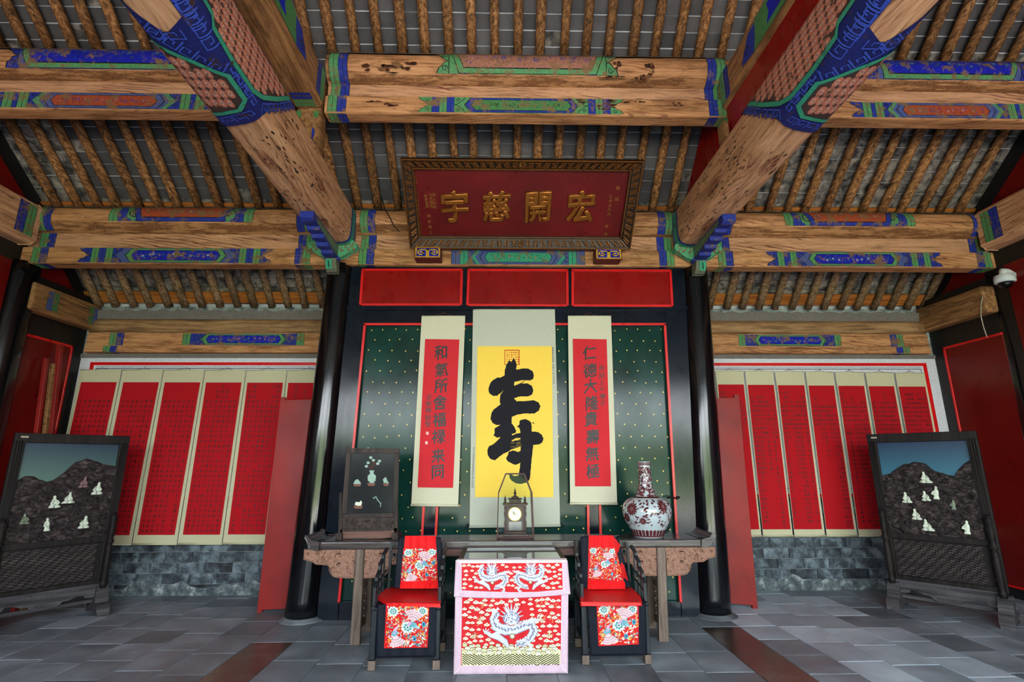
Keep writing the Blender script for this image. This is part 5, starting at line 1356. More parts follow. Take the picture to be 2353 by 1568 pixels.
def emb_panel(p, q, seed):
    """dense birds-and-flowers embroidery in the photo quad q (tl, tr, br, bl)"""
    r5 = random.Random(seed)
    def M(u, v):
        x = (q[0][0]*(1-u)+q[1][0]*u)*(1-v)+(q[3][0]*(1-u)+q[2][0]*u)*v; y = (q[0][1]*(1-u)+q[1][1]*u)*(1-v)+(q[3][1]*(1-u)+q[2][1]*u)*v
        return x, -y
    W_ = q[1][0]-q[0][0]
    pq(p, q, lin((206, 26, 32)), 1)
    cols = [lin(c) for c in ((232, 226, 214), (236, 170, 60), (236, 190, 90), (222, 100, 60), (96, 140, 150), (60, 110, 130), (230, 200, 190), (150, 180, 170), (240, 236, 226), (180, 120, 60))]
    for i in range(520):
        x, y = M(r5.uniform(.02, .98), r5.uniform(.02, .98)); rr = W_*r5.uniform(.016, .042)
        p.ell(x, y, rr, rr*r5.uniform(.3, .6), cols[r5.randrange(len(cols))], 2+i % 3, 6, r5.uniform(0, 3.1))
    for i in range(10):
        u, v = r5.random(), r5.random(); pts = [M(min(1, max(0, u+.05*k)), min(1, max(0, v+.06*sin(k*1.3+i)))) for k in range(5)]
        p.line(pts, W_*.014, cols[r5.choice([1, 2, 3])], 5)
    for u, v, r_ in ((.16, .13, .13), (.86, .13, .12), (.52, .52, .16)): x, y = M(u, v); peony(p, x, y, W_*r_, 7)
    x, y = M(.62, .40); fan_bird(p, x, y, W_*.30, 1, 11)
    x, y = M(.25, .66); fan_bird(p, x, y-W_*.22, W_*.30, -1, 11) if False else None
    x, y = M(.22, .68)
    p2 = [(x, y)]
    PK = lin((222, 190, 196))
    for k in range(9):
        a_ = -pi*.5+(-.35+k*.16); p.poly([(x, y), (x+W_*.30*cos(a_-.08), y+W_*.30*sin(a_-.08)), (x+W_*.32*cos(a_), y+W_*.32*sin(a_)), (x+W_*.30*cos(a_+.08), y+W_*.30*sin(a_+.08))], PK, 11)
        for q_ in range(3): p.ell(x+W_*(.14+.06*q_)*cos(a_), y+W_*(.14+.06*q_)*sin(a_), W_*.014, W_*.012, lin((176, 130, 144)), 12, 5)
    p.ell(x, y+W_*.02, W_*.09, W_*.07, lin((110, 164, 180)), 13, 8, .6); p.line([(x, y), (x+W_*.02, y+W_*.12), (x+W_*.10, y+W_*.22)], [W_*.07, W_*.06, W_*.02], lin((214, 170, 200)), 13)
    for u, v in ((.70, .80), (.9, .45)): x, y = M(u, v); p.ell(x, y, W_*.05, W_*.07, lin((80, 160, 190)), 12, 8); p.ell(x, y, W_*.025, W_*.04, lin((30, 90, 120)), 13, 7)
def make_chair(xc, y0, label):
    t = thing('armchair', label, 'chair', (xc, y0+.22, 0))
    sz = .462; hw = .275; yb3 = y0+.47
    for s in (-1, 1):
        for yy, nm in ((y0+.028, 'f'), (yb3-.028, 'b')):
            b = MB(); x = xc+s*(hw-.022); b.bb(x-.024, x+.024, yy-.024, yy+.024, .075, sz-.03); b.bb(x-.028, x+.028, yy-.028, yy+.028, 0, .075)
            lg = b.build('leg', M_chair, t, bevel=.004)
            b = MB(); b.bb(x-.029, x+.029, yy-.029, yy+.029, .002, .072); b.build('foot', M_leg, lg, bevel=.003)
    b = MB()
    b.bb(xc-hw+.02, xc+hw-.02, y0+.01, y0+.04, .095, .125); b.bb(xc-hw+.02, xc+hw-.02, yb3-.04, yb3-.01, .13, .16)
    for s in (-1, 1): b.bb(xc+s*(hw-.022)-.013, xc+s*(hw-.022)+.013, y0+.03, yb3-.03, .14, .17)
    b.build('stretcher', M_chair, t, bevel=.003)
    b = MB(); b.bb(xc-hw-.005, xc+hw+.005, y0-.008, yb3+.008, sz-.03, sz); b.build('seat', M_chair, t, bevel=.01, seg=2)
    b = MB(); b.bb(xc-hw+.02, xc+hw-.02, y0+.012, y0+.035, sz-.085, sz-.03)
    for s in (-1, 1): b.bb(xc+s*(hw-.04)-.02, xc+s*(hw-.04)+.02, y0+.012, y0+.035, sz-.14, sz-.08)
    b.build('apron', M_chair, t, bevel=.004)
    # stepped back frame
    b = MB(); r = .014; yy = yb3-.02
    def bar(pts, rr=.016): b.tube(pts, rr, 4, sm=False)
    for s in (-1, 1):
        bar([(xc+s*.235, yy, sz), (xc+s*.235, yy+.02, .875)]); bar([(xc+s*.245, yy+.02, .868), (xc+s*.14, yy+.02, .868)])
        bar([(xc+s*.15, yy+.02, .87), (xc+s*.15, yy+.02, .915)]); bar([(xc+s*.20, yy+.01, .75), (xc+s*.20, yy+.01, .81)], .012); bar([(xc+s*.235, yy+.01, .78), (xc+s*.16, yy+.01, .78)], .012)
    bar([(xc-.16, yy+.02, .91), (xc+.16, yy+.02, .91)])
    b.build('back_frame', M_chair, t)
    b = MB(); b.bb(xc-.11, xc+.11, yy-.005, yy+.012, sz, .91); b.build('back_splat', M_chair, t)
    for s in (-1, 1):
        b = MB(); x = xc+s*(hw-.012)
        path = [(y0+.03, sz), (y0+.03, .60), (y0+.075, .635), (y0+.075, .665), (y0+.17, .70), (y0+.17, .735), (y0+.27, .77), (y0+.27, .80), (yb3-.04, .83)]
        for (ya, za), (yc2, zc2) in zip(path, path[1:]):
            b.tube([(x, ya-.001, za), (x, yc2+.001, zc2)], .017, 4, sm=False)
        for yy2, zt in ((y0+.12, .66), (y0+.22, .73), (y0+.34, .79)): b.tube([(x, yy2, sz), (x, yy2, zt)], .011, 4, sm=False)
        for z in (.54, .61): b.tube([(x, y0+.05, z), (x, yb3-.03, z+.04)], .010, 4, sm=False)
        b.build('armrest', M_chair, t)
    return t
NAVY, NAVY2, BRED = lin((15, 19, 32)), lin((8, 11, 20)), lin((226, 18, 24))
def back_f(xt0, yT, yB2, amp, ph):
    # cloth over the chair back: depth eases forward toward the seat
    def f(u, v, h):
        k = min(1, max(0, (-v-1235)/115)); yp = yT+(yB2-yT)*k*k
        wv = amp*sin(u*.35+ph)+.006*noise.noise(Vector((u*.06, v*.05, ph)))
        return P(u, -v, 'y', yp-.008-wv-h)
    return f
def chair_cover(label, loc, bq, skirt, sq_q, back_polys, emb, yT, yB2, ys, seed):
    t = thing('chair_cover', label, 'chair cover', loc)
    f = back_f(0, yT, yB2, .004, seed)
    b = MB()
    def g(u, v):
        x = (bq[0][0]*(1-u)+bq[1][0]*u)*(1-v)+(bq[3][0]*(1-u)+bq[2][0]*u)*v; y = (bq[0][1]*(1-u)+bq[1][1]*u)*(1-v)+(bq[3][1]*(1-u)+bq[2][1]*u)*v
        return f(x, -y+ (4*(1-v)*(1-(2*u-1)**2)), 0)
    b.grid(g, 26, 22, NAVY); o = b.build('back_panel', M_cloth, t, solid=.003)
    p = Paint(f, 6, 6, lift=.0005, base=.003)
    for q, c, l in back_polys: pq(p, q, c, l)
    emb_panel(p, emb, seed)
    p.build('embroidery', M_cloth, o)
    f2 = clothf(ys, .006, .22, seed)
    b = MB()
    b.grid(lambda u, v: f2((skirt[0][0]*(1-u)+skirt[1][0]*u)*(1-v)+(skirt[3][0]*(1-u)+skirt[2][0]*u)*v, -((skirt[0][1]*(1-u)+skirt[1][1]*u)*(1-v)+(skirt[3][1]*(1-u)+skirt[2][1]*u)*v), 0), 26, 22, NAVY)
    o = b.build('front_panel', M_cloth, t, solid=.003)
    p = Paint(f2, 6, 6, lift=.0005, base=.003); e = sq_q
    pq(p, [(e[0][0]-1.6, e[0][1]-6), (e[1][0]+1.6, e[1][1]-6), (e[2][0]+1.6, e[2][1]+1.6), (e[3][0]-1.6, e[3][1]+1.6)], lin((206, 20, 28)), 0)
    for i, j in ((2, 2), (3, 3)): p.line([(e[i][0], -e[i][1]), (skirt[i][0], -skirt[i][1])], .8, NAVY2, 0)
    emb_panel(p, sq_q, seed+1); p.build('embroidery', M_cloth, o)
    # strip across the seat
    b = MB(); xa, xb = P(skirt[0][0], 1385, 'y', 4.6).x, P(skirt[1][0], 1385, 'y', 4.6).x
    b.grid(lambda u, v: (xa+(xb-xa)*u, ys-.010+(yB2+.02-ys)*v, .470-.012*(1-v)**8), 8, 12, NAVY); b.build('seat_strip', M_cloth, t, solid=.003)
    return t
CL_, CR_ = P(927, 1545, 'y', 4.53).x, P(1419, 1532, 'y', 4.60).x
make_chair(CL_, 4.53, 'black carved armchair left of the dragon cloth')
make_chair(CR_, 4.60, 'black carved armchair right of the dragon cloth')
chair_cover('navy and red embroidered cover draped straight over the left armchair', (CL_, 4.7, .1),
    [(917, 1236), (1013, 1236), (1017, 1351), (904, 1352)], [(868, 1390), (1002, 1390), (1000, 1510), (862, 1513)], [(889, 1393), (985, 1393), (981, 1487), (884, 1489)],
    [([(931, 1232), (1001, 1232), (1007, 1353), (919, 1353)], BRED, 0), ([(921, 1337), (1006.5, 1334), (1007, 1353), (919, 1353)], lin((230, 14, 18)), 14)],
    [(927, 1261), (1003, 1260), (1006, 1335), (920, 1340)], 4.90, 4.80, 4.515, 3)
chair_cover('navy and red embroidered cover slipping askew on the right armchair', (CR_, 4.75, .1),
    [(1334, 1234), (1420, 1236), (1452, 1350), (1332, 1352)], [(1350, 1390), (1484, 1389), (1487, 1506), (1357, 1508)], [(1372, 1391), (1466, 1389), (1466, 1480), (1377, 1484)],
    [([(1353, 1231), (1408, 1231), (1437, 1353), (1350, 1355)], BRED, 0), ([(1408, 1231), (1426, 1254), (1419, 1272), (1412, 1256)], lin((200, 18, 22)), 1), ([(1428, 1292), (1434, 1300), (1444, 1336), (1420, 1318)], lin((196, 14, 18)), 1), ([(1351, 1333), (1436, 1338), (1437, 1354), (1350, 1355)], lin((230, 14, 18)), 14)],
    [(1354, 1256), (1412, 1258), (1434, 1337), (1352, 1332)], 4.97, 4.87, 4.585, 9)
M_cush = plain('scarlet satin', (226, 14, 18), .42, 0, .05, 40)
for q, lab, yf0, yb0 in (([(868, 1371), (893, 1385), (1011, 1387), (1012, 1352), (893, 1350)], 'flat scarlet seat cushion on the left armchair, one corner cut by the arm', 0, 0), ([(1335, 1386), (1474, 1385), (1472, 1374), (1450, 1351), (1332, 1353)], 'flat scarlet seat cushion on the right armchair, pushed to its right arm', 0, 0)):
    pts = [P(x, y, 'z', .497) for x, y in q]; pts = [(p_.x, p_.y) for p_ in pts]
    b = MB(); b.prism(pts, lambda u, v, h: (u, v, h), .474, .498); o = b.build('seat_cushion', M_cush, None, bevel=.010, seg=3); tag(o, lab, 'cushion')

# ================================================================== THINGS ON THE ALTAR TABLE
# vase
M_porc, nt_, bs_ = newmat('white porcelain'); bs_.inputs['Base Color'].default_value = lin((176, 188, 194))+(1,); bs_.inputs['Roughness'].default_value = .12; bs_.inputs['Coat Weight'].default_value = .6
M_glaze = painted('underglaze red painting', .14, var=.2, bs=30)
vx, vy = P(1492, 1236, 'y', 5.30).x, 5.33
kk = .00420; zz = lambda y: LZ+(1238-y)*.00409
prof = [(33, 1238), (35, 1234), (36, 1231), (40, 1222), (45.5, 1213), (51, 1204), (55, 1193), (57, 1182), (56.5, 1173), (53.5, 1163), (47, 1155), (39, 1150), (29, 1146.5), (23.5, 1143), (20, 1137), (17.5, 1128), (15.6, 1117), (14.4, 1104), (13.8, 1092), (13.6, 1080), (14.2, 1070), (15.0, 1064), (14.6, 1063), (12.5, 1064), (11.5, 1075)]
prof = [(r*kk, zz(y)) for r, y in prof]
vs_ = thing('vase', 'bottle-necked porcelain vase with copper-red flowers on the right end of the altar table', 'vase', (vx, vy, LZ))
b = MB(); b.lathe([(r, z) for r, z in prof], (vx, vy, 0), 56); b.build('body', M_porc, vs_)
def vprof(v):
    for (r0_, z0_), (r1_, z1_) in zip(prof[:22], prof[1:22]):
        if z0_ <= v <= z1_: return r0_+(r1_-r0_)*(v-z0_)/(z1_-z0_+1e-9), atan2(r0_-r1_, z1_-z0_)
    return prof[21][0], 0
def vf(u, v, h):
    r, a_ = vprof(v); r += .0012+h; th = u/.22; return (vx+r*sin(th), vy-r*cos(th), v+.001*sin(a_))
p = Paint(vf, .03, .018, lift=.0003)
CR1, CR2, CR3 = lin((76, 32, 36)), lin((98, 52, 56)), lin((128, 86, 90))
r6 = random.Random(2); C = 2*pi*.22
zb0 = zz(1236)
for k in range(30): u = -C/2+C*k/30; p.rect(u+.004, zb0+.012, u+C/30-.004, zz(1222), CR1 if k % 2 else CR2, 1); p.ell(u+C/60, zz(1221.5), C/66, .012, CR2, 1, 8)
p.rect(-C/2, zb0+.004, C/2, zb0+.016, CR2, 2)
p.rect(-C/2, zz(1148), C/2, zz(1145), CR1, 1); p.rect(-C/2, zz(1072), C/2, zz(1065), CR1, 1)
for k in range(24): p.ell(-C/2+C*(k+.5)/24, zz(1068.5), .014, .008, lin((196, 190, 196)), 2, 6)
for cu, cv, rr in ((-.20, 1172, .062), (.10, 1165, .060), (.30, 1170, .058), (.26, 1192, .05), (-.27, 1192, .045), (-.10, 1198, .034), (.48, 1180, .06), (-.46, 1180, .06), (.6, 1190, .05), (-.6, 1172, .05)):
    for k in range(14): a_ = k*2*pi/14; p.ell(cu+rr*.6*cos(a_), zz(cv)+rr*.62*sin(a_), rr*.42, rr*.16, (CR1, CR2)[k % 2], 2, 7, a_)
    for k in range(8): a_ = k*pi/4; p.line([(cu, zz(cv)), (cu+rr*.8*cos(a_), zz(cv)+rr*.8*sin(a_))], .0022, CR3, 3)
    p.ell(cu, zz(cv), rr*.22, rr*.22, CR3, 4, 8)
for i in range(760):
    u = r6.uniform(-C/2, C/2); y = r6.choice([r6.uniform(1152, 1212), r6.uniform(1076, 1144), r6.uniform(1076, 1144)]); s_ = 1 if y > 1150 else 2.6
    p.ell(u, zz(y), .017*s_*r6.uniform(.5, 1.1), .0085*r6.uniform(.6, 1.3), (CR1, CR2, CR3)[r6.randrange(3)], 2, 7, r6.uniform(-.9, .9) if s_ == 1 else r6.uniform(-.3, .3))
for i in range(36):
    u = r6.uniform(-C/2, C/2); y = r6.uniform(1155, 1210); p.line([(u, zz(y)), (u+.02, zz(y)+.008), (u+.04, zz(y)-.002), (u+.055, zz(y)+.012)], .003, CR1, 2)
p.build('flower_painting', M_glaze, vs_)

# clock under its glass case
cxk, cyk = P(1184, 1238, 'y', 5.32).x, 5.34
cs = thing('glass_case', 'pentagon-roofed glass display case over the clock', 'case', (cxk, cyk, LZ))
hw_ = .175; dp = .10; zs, zt = LZ+.42, LZ+.60; tw = .092
sk = (-hw_, LZ+.012), (-hw_+.012, zs), (-tw, zt), (tw, zt), (hw_-.012, zs), (hw_, LZ+.012)
for nm, y in (('front', cyk-dp), ('rear', cyk+dp)):
    b = MB()
    ring_ = [(cxk+u, y, v) for u, v in sk]
    for a_, c_ in zip(ring_, ring_[1:]+ring_[:1]): b.tube([a_, c_], .0075, 4, sm=False)
    b.build('case_frame', wood('case wood '+nm, (92, 52, 50), (70, 38, 38), (40, 24, 26), 'x', rough=.45), cs)
b = MB()
for u, v in sk: b.tube([(cxk+u, cyk-dp, v), (cxk+u, cyk+dp, v)], .006, 4, sm=False)
b.build('case_edge', MATS['case wood front'], cs)
for y in (cyk-dp, cyk+dp):
    b = MB(); b.prism([(cxk+u, v) for u, v in sk], lambda u, v, h: (u, h, v), y-.0012, y+.0012); b.build('glass_pane', M_glass, cs)
for i in (0, 1, 3, 4):
    (u0, v0), (u1, v1) = sk[i], sk[i+1]; s_ = -1 if i < 3 else 1
    b = MB(); b.hexa([(cxk+u0, cyk-dp+.004, v0), (cxk+u0+.002, cyk-dp+.004, v0), (cxk+u0+.002, cyk+dp-.004, v0), (cxk+u0, cyk+dp-.004, v0)], [(cxk+u1, cyk-dp+.004, v1), (cxk+u1+.002, cyk-dp+.004, v1), (cxk+u1+.002, cyk+dp-.004, v1), (cxk+u1, cyk+dp-.004, v1)]); b.build('glass_pane', M_glass, cs)
b = MB(); b.bb(cxk-hw_, cxk+hw_, cyk-dp, cyk+dp, LZ+.001, LZ+.012); b.build('case_base', MATS['case wood front'], cs)
ck = thing('mantel_clock', 'small dark wooden mantel clock with turned finials and white dial inside the glass case', 'clock', (cxk, cyk, LZ+.013))
M_ck = wood('clock wood', (84, 54, 46), (58, 36, 32), (30, 20, 18), 'z', rough=.45); z0 = LZ+.014
b = MB(); b.bb(cxk-.125, cxk+.125, cyk-.06, cyk+.06, z0, z0+.02); b.bb(cxk-.11, cxk+.11, cyk-.055, cyk+.055, z0+.02, z0+.045); b.build('base', M_ck, ck, bevel=.004)
b = MB(); b.bb(cxk-.092, cxk+.092, cyk-.04, cyk+.045, z0+.045, z0+.275); b.build('body', M_ck, ck, bevel=.003)
b = MB(); b.bb(cxk-.125, cxk+.125, cyk-.06, cyk+.06, z0+.29, z0+.305); b.bb(cxk-.108, cxk+.108, cyk-.052, cyk+.052, z0+.272, z0+.29); b.build('cornice', M_ck, ck, bevel=.003)
b = MB(); b.bb(cxk-.06, cxk+.06, cyk-.03, cyk+.03, z0+.305, z0+.345); b.bb(cxk-.072, cxk+.072, cyk-.036, cyk+.036, z0+.345, z0+.352); b.bb(cxk-.035, cxk+.035, cyk-.022, cyk+.022, z0+.352, z0+.367); b.build('pediment', M_ck, ck, bevel=.003)
fin = [(.016, 0), (.018, .008), (.008, .016), (.014, .028), (.016, .036), (.007, .046), (.011, .054), (.004, .066), (.002, .082)]
for u, zf, k in ((-.098, .305, .9), (.098, .305, .9), (0, .367, 1.0)):
    b = MB(); b.lathe([(r*k, z*k) for r, z in fin], (cxk+u, cyk, z0+zf), 14); b.build('finial', M_ck, ck)
for s_ in (-1, 1):
    b = MB(); b.lathe([(.012, 0), (.014, .01), (.007, .02), (.011, .05), (.013, .08), (.007, .1), (.006, .12), (.011, .14), (.013, .17), (.007, .19), (.012, .21), (.013, .225)], (cxk+s_*.098, cyk-.045, z0+.046), 14); b.build('turned_column', M_ck, ck)
ctr = (cxk-.004, z0+.205)
def disc(name, r, y, m, parent, n=32, th=.004):
    b = MB(); b.prism([(ctr[0]+r*cos(a_*2*pi/n), ctr[1]+r*sin(a_*2*pi/n)) for a_ in range(n)], lambda u, v, h: (u, h, v), y, y-th); return b.build(name, m, parent)
M_dial = plain('white enamel', (236, 238, 240), .3, var=.02); M_brass = plain('brass', (170, 140, 80), .3, .9)
disc('bezel', .064, cyk-.041, M_brass, ck, th=.006); dl = disc('dial', .057, cyk-.047, M_dial, ck, th=.002); disc('inner_dial', .032, cyk-.049, plain('cream enamel', (232, 226, 196), .3), dl, th=.001)
b = MB()
RN = ['XII', 'I', 'II', 'III', 'IV', 'V', 'VI', 'VII', 'VIII', 'IX', 'X', 'XI']
for i, s_ in enumerate(RN):
    a_ = pi/2-i*pi/6; cxn, czn = ctr[0]+.045*cos(a_), ctr[1]+.045*sin(a_); rot = a_-pi/2
    for j, ch in enumerate(s_):
        vs0, fs0 = glyph(ch); offx = (j-(len(s_)-1)/2)*.0052; o_ = []
        wg_ = {'I': .26, 'V': .66, 'X': .66}[ch]
        for x_, y_ in vs0:
            lx, ly = (x_-wg_/2)*.010*1+offx, (y_-.36)*.018; o_.append((cxn+lx*cos(rot)-ly*sin(rot), cyk-.0496, czn+lx*sin(rot)+ly*cos(rot)))
        b.add(o_, fs0)
b.build('numerals', M_ink, dl)
for a_, L_, w_ in ((pi/2+.55, .040, .0026), (pi/2+.95, .026, .0034)):
    b = MB(); b.tube([(ctr[0]-.006*cos(a_), cyk-.052, ctr[1]-.006*sin(a_)), (ctr[0]+L_*cos(a_), cyk-.052, ctr[1]+L_*sin(a_))], w_, 4); b.build('clock_hand', M_ink, dl)
b = MB(); b.bb(cxk-.062, cxk+.062, cyk-.043, cyk-.04, z0+.055, z0+.135); b.build('door_glass', plain('dark clock glass', (40, 46, 54), .08), ck)

# small table screen
ts = thing('table_screen', 'dark wooden table screen with jade inlays on the left end of the altar', 'screen', (-1.27, 5.33, LZ))
xs = lambda px, py: P(px, py, 'y', 5.30)
def tsq(name, q, y0=5.292, y1=5.318, m=M_dark, parent=ts, bevel=.003):
    b = MB(); pts = [((P(x, y, 'y', 5.30)).x, P(x, y, 'y', 5.30).z) for x, y in q]
    b.prism([(x, max(z, LZ+.002)) for x, z in pts], lambda u, v, h: (u, h, v), y1, y0); return b.build(name, m, parent, bevel=bevel)
tsq('frame_rail', [(796, 1031), (917, 1031), (917, 1042), (797, 1042)]); tsq('frame_rail', [(787, 1181), (912, 1180), (912, 1189), (787, 1190)])
tsq('frame_stile', [(797, 1042), (806, 1042), (796, 1182), (785, 1182)]); tsq('frame_stile', [(907, 1042), (917, 1042), (913, 1181), (903, 1181)])
tsq('carved_panel', [(786, 1190), (911, 1189), (911, 1216), (785, 1219)], m=M_dark)
tsq('base_apron', [(789, 1222), (907, 1219), (907, 1234), (880, 1237), (850, 1237), (830, 1236), (789, 1240)], 5.27, 5.30, wood('apron brown', (126, 92, 80), (100, 72, 64), (60, 44, 42), 'x'))
tsq('base_rail', [(784, 1216), (913, 1214), (913, 1222), (784, 1223)], 5.28, 5.33)
for u in (780, 907):
    tsq('foot', [(u-3, 1224), (u+10, 1224), (u+10, 1243), (u-3, 1243)], 5.22, 5.42)
    tsq('side_bracket', [(u+1, 1134 if u < 800 else 1130), (u+6, 1132), (u+7, 1224), (u-1, 1224)], 5.28, 5.34)
pan = tsq('picture_panel', [(806, 1041), (908, 1041), (904, 1182), (796, 1182)], 5.304, 5.312, lacquer('dark picture ground', (40, 42, 44), .12, .4))
def pblob(name, pts, y, th, m, parent):
    b = MB(); b.prism([(P(x, yy, 'y', 5.30).x, P(x, yy, 'y', 5.30).z) for x, yy in pts], lambda u, v, h: (u, h, v), y, y-th); return b.build(name, m, parent, bevel=.002)
M_jade = plain('pale green jade', (130, 160, 146), .35, var=.2); M_rust = plain('rust wood inlay', (110, 62, 44), .6); M_jadew = plain('white jade', (206, 214, 196), .45, 0, .3, 40, var=.12)
def E_(cx, cy, rx, ry, n=10, a0=0): return [(cx+rx*cos(2*pi*i/n+a0), cy+ry*sin(2*pi*i/n+a0)) for i in range(n)]
pblob('jade_vase', [(849, 1082), (860, 1082), (858, 1088), (864, 1094), (863, 1105), (857, 1111), (851, 1111), (845, 1104), (845, 1094), (851, 1088)], 5.304, .006, M_jade, pan)
pblob('inlaid_stand', [(844, 1111), (862, 1111), (860, 1117), (846, 1117)], 5.304, .006, M_rust, pan)
for (x0_, y0_, x1_, y1_) in ((854, 1082, 846, 1064), (854, 1082, 858, 1058), (852, 1078, 842, 1072), (856, 1074, 868, 1066), (858, 1070, 852, 1052), (856, 1068, 872, 1060)):
    b = MB(); b.tube([P(x0_, y0_, 'y', 5.302), P((x0_+x1_)/2+2, (y0_+y1_)/2, 'y', 5.301), P(x1_, y1_, 'y', 5.302)], .003, 5); b.build('coral_branch', M_rust, pan)
    pblob('blossom', E_(x1_, y1_, 4, 3, 7), 5.302, .004, M_jade, pan)
pblob('jade_beast', [(812, 1112), (816, 1104), (822, 1102), (828, 1108), (829, 1113)], 5.304, .006, M_jade, pan); pblob('inlaid_stand', [(812, 1113), (829, 1113), (828, 1118), (814, 1118)], 5.304, .006, M_rust, pan)
pblob('jade_bird', [(882, 1110), (880, 1102), (886, 1097), (890, 1104), (893, 1111)], 5.304, .006, M_jade, pan); pblob('inlaid_stand', [(880, 1112), (893, 1112), (892, 1117), (882, 1117)], 5.304, .006, M_rust, pan)
pblob('jade_horse', [(815, 1160), (818, 1154), (826, 1155), (829, 1151), (832, 1155), (830, 1162), (822, 1163)], 5.304, .006, M_jadew, pan); pblob('inlaid_stand', [(813, 1163), (833, 1163), (831, 1169), (815, 1169)], 5.304, .006, M_rust, pan)
b = MB(); b.tube([P(x, y, 'y', 5.300) for x, y in ((858, 1146), (864, 1142), (868, 1150), (875, 1158), (874, 1166))], [.012, .007, .005, .006, .004], 8); b.build('jade_sceptre', M_jade, pan)
b = MB(); r7 = random.Random(4)
for i in range(46):
    x, y = r7.uniform(792, 906), r7.uniform(1195, 1214); a0 = r7.uniform(0, 6); c_ = P(x, y, 'y', 5.291); b.tube([c_+Vector((.012*cos(a0+j*.8), 0, .010*sin(a0+j*.8))) for j in range(6)], .0035, 4)
o = b.build('carved_scrollwork', M_dark, ts); tag(o, kind='stuff')

# ================================================================== LARGE ROCK SCREENS
M_rock, nt_, bs_ = newmat('dark carved rock relief'); bs_.inputs['Roughness'].default_value = .6; bs_.inputs['Specular IOR Level'].default_value = .3
n_ = noise_n(nt_, coords(nt_, (1, 1, 1.6)), 16, 7, .75, .8); nt_.links.new(ramp(nt_, n_, [(.38, lin((24, 19, 20))), (.52, lin((56, 47, 47))), (.68, lin((112, 98, 96)))]), bs_.inputs['Base Color']); bump(nt_, bs_, n_, 1.0, .02)
M_fret = wood('fret wood', (92, 80, 78), (70, 60, 60), (40, 34, 34), 'x')
M_fr = wood('nearly black screen wood', (44, 36, 34), (28, 23, 23), (13, 12, 13), 'z', rough=.6, spec=.2)
M_frl = wood('worn grey screen foot wood', (92, 88, 90), (64, 61, 64), (34, 32, 35), 'x', rough=.6, spec=.25)
def sky_mat(name, top, bot, z0, z1):
    m, nt, b = newmat(name); tc = nt.nodes.new('ShaderNodeTexCoord'); sp = nt.nodes.new('ShaderNodeSeparateXYZ'); nt.links.new(tc.outputs['Object'], sp.inputs[0])
    mr = nt.nodes.new('ShaderNodeMapRange'); mr.inputs['From Min'].default_value = z0; mr.inputs['From Max'].default_value = z1; nt.links.new(sp.outputs['Z'], mr.inputs['Value'])
    nt.links.new(ramp(nt, mr.outputs[0], [(0, lin(bot)), (1, lin(top))]), b.inputs['Base Color']); b.inputs['Roughness'].default_value = .5; return m
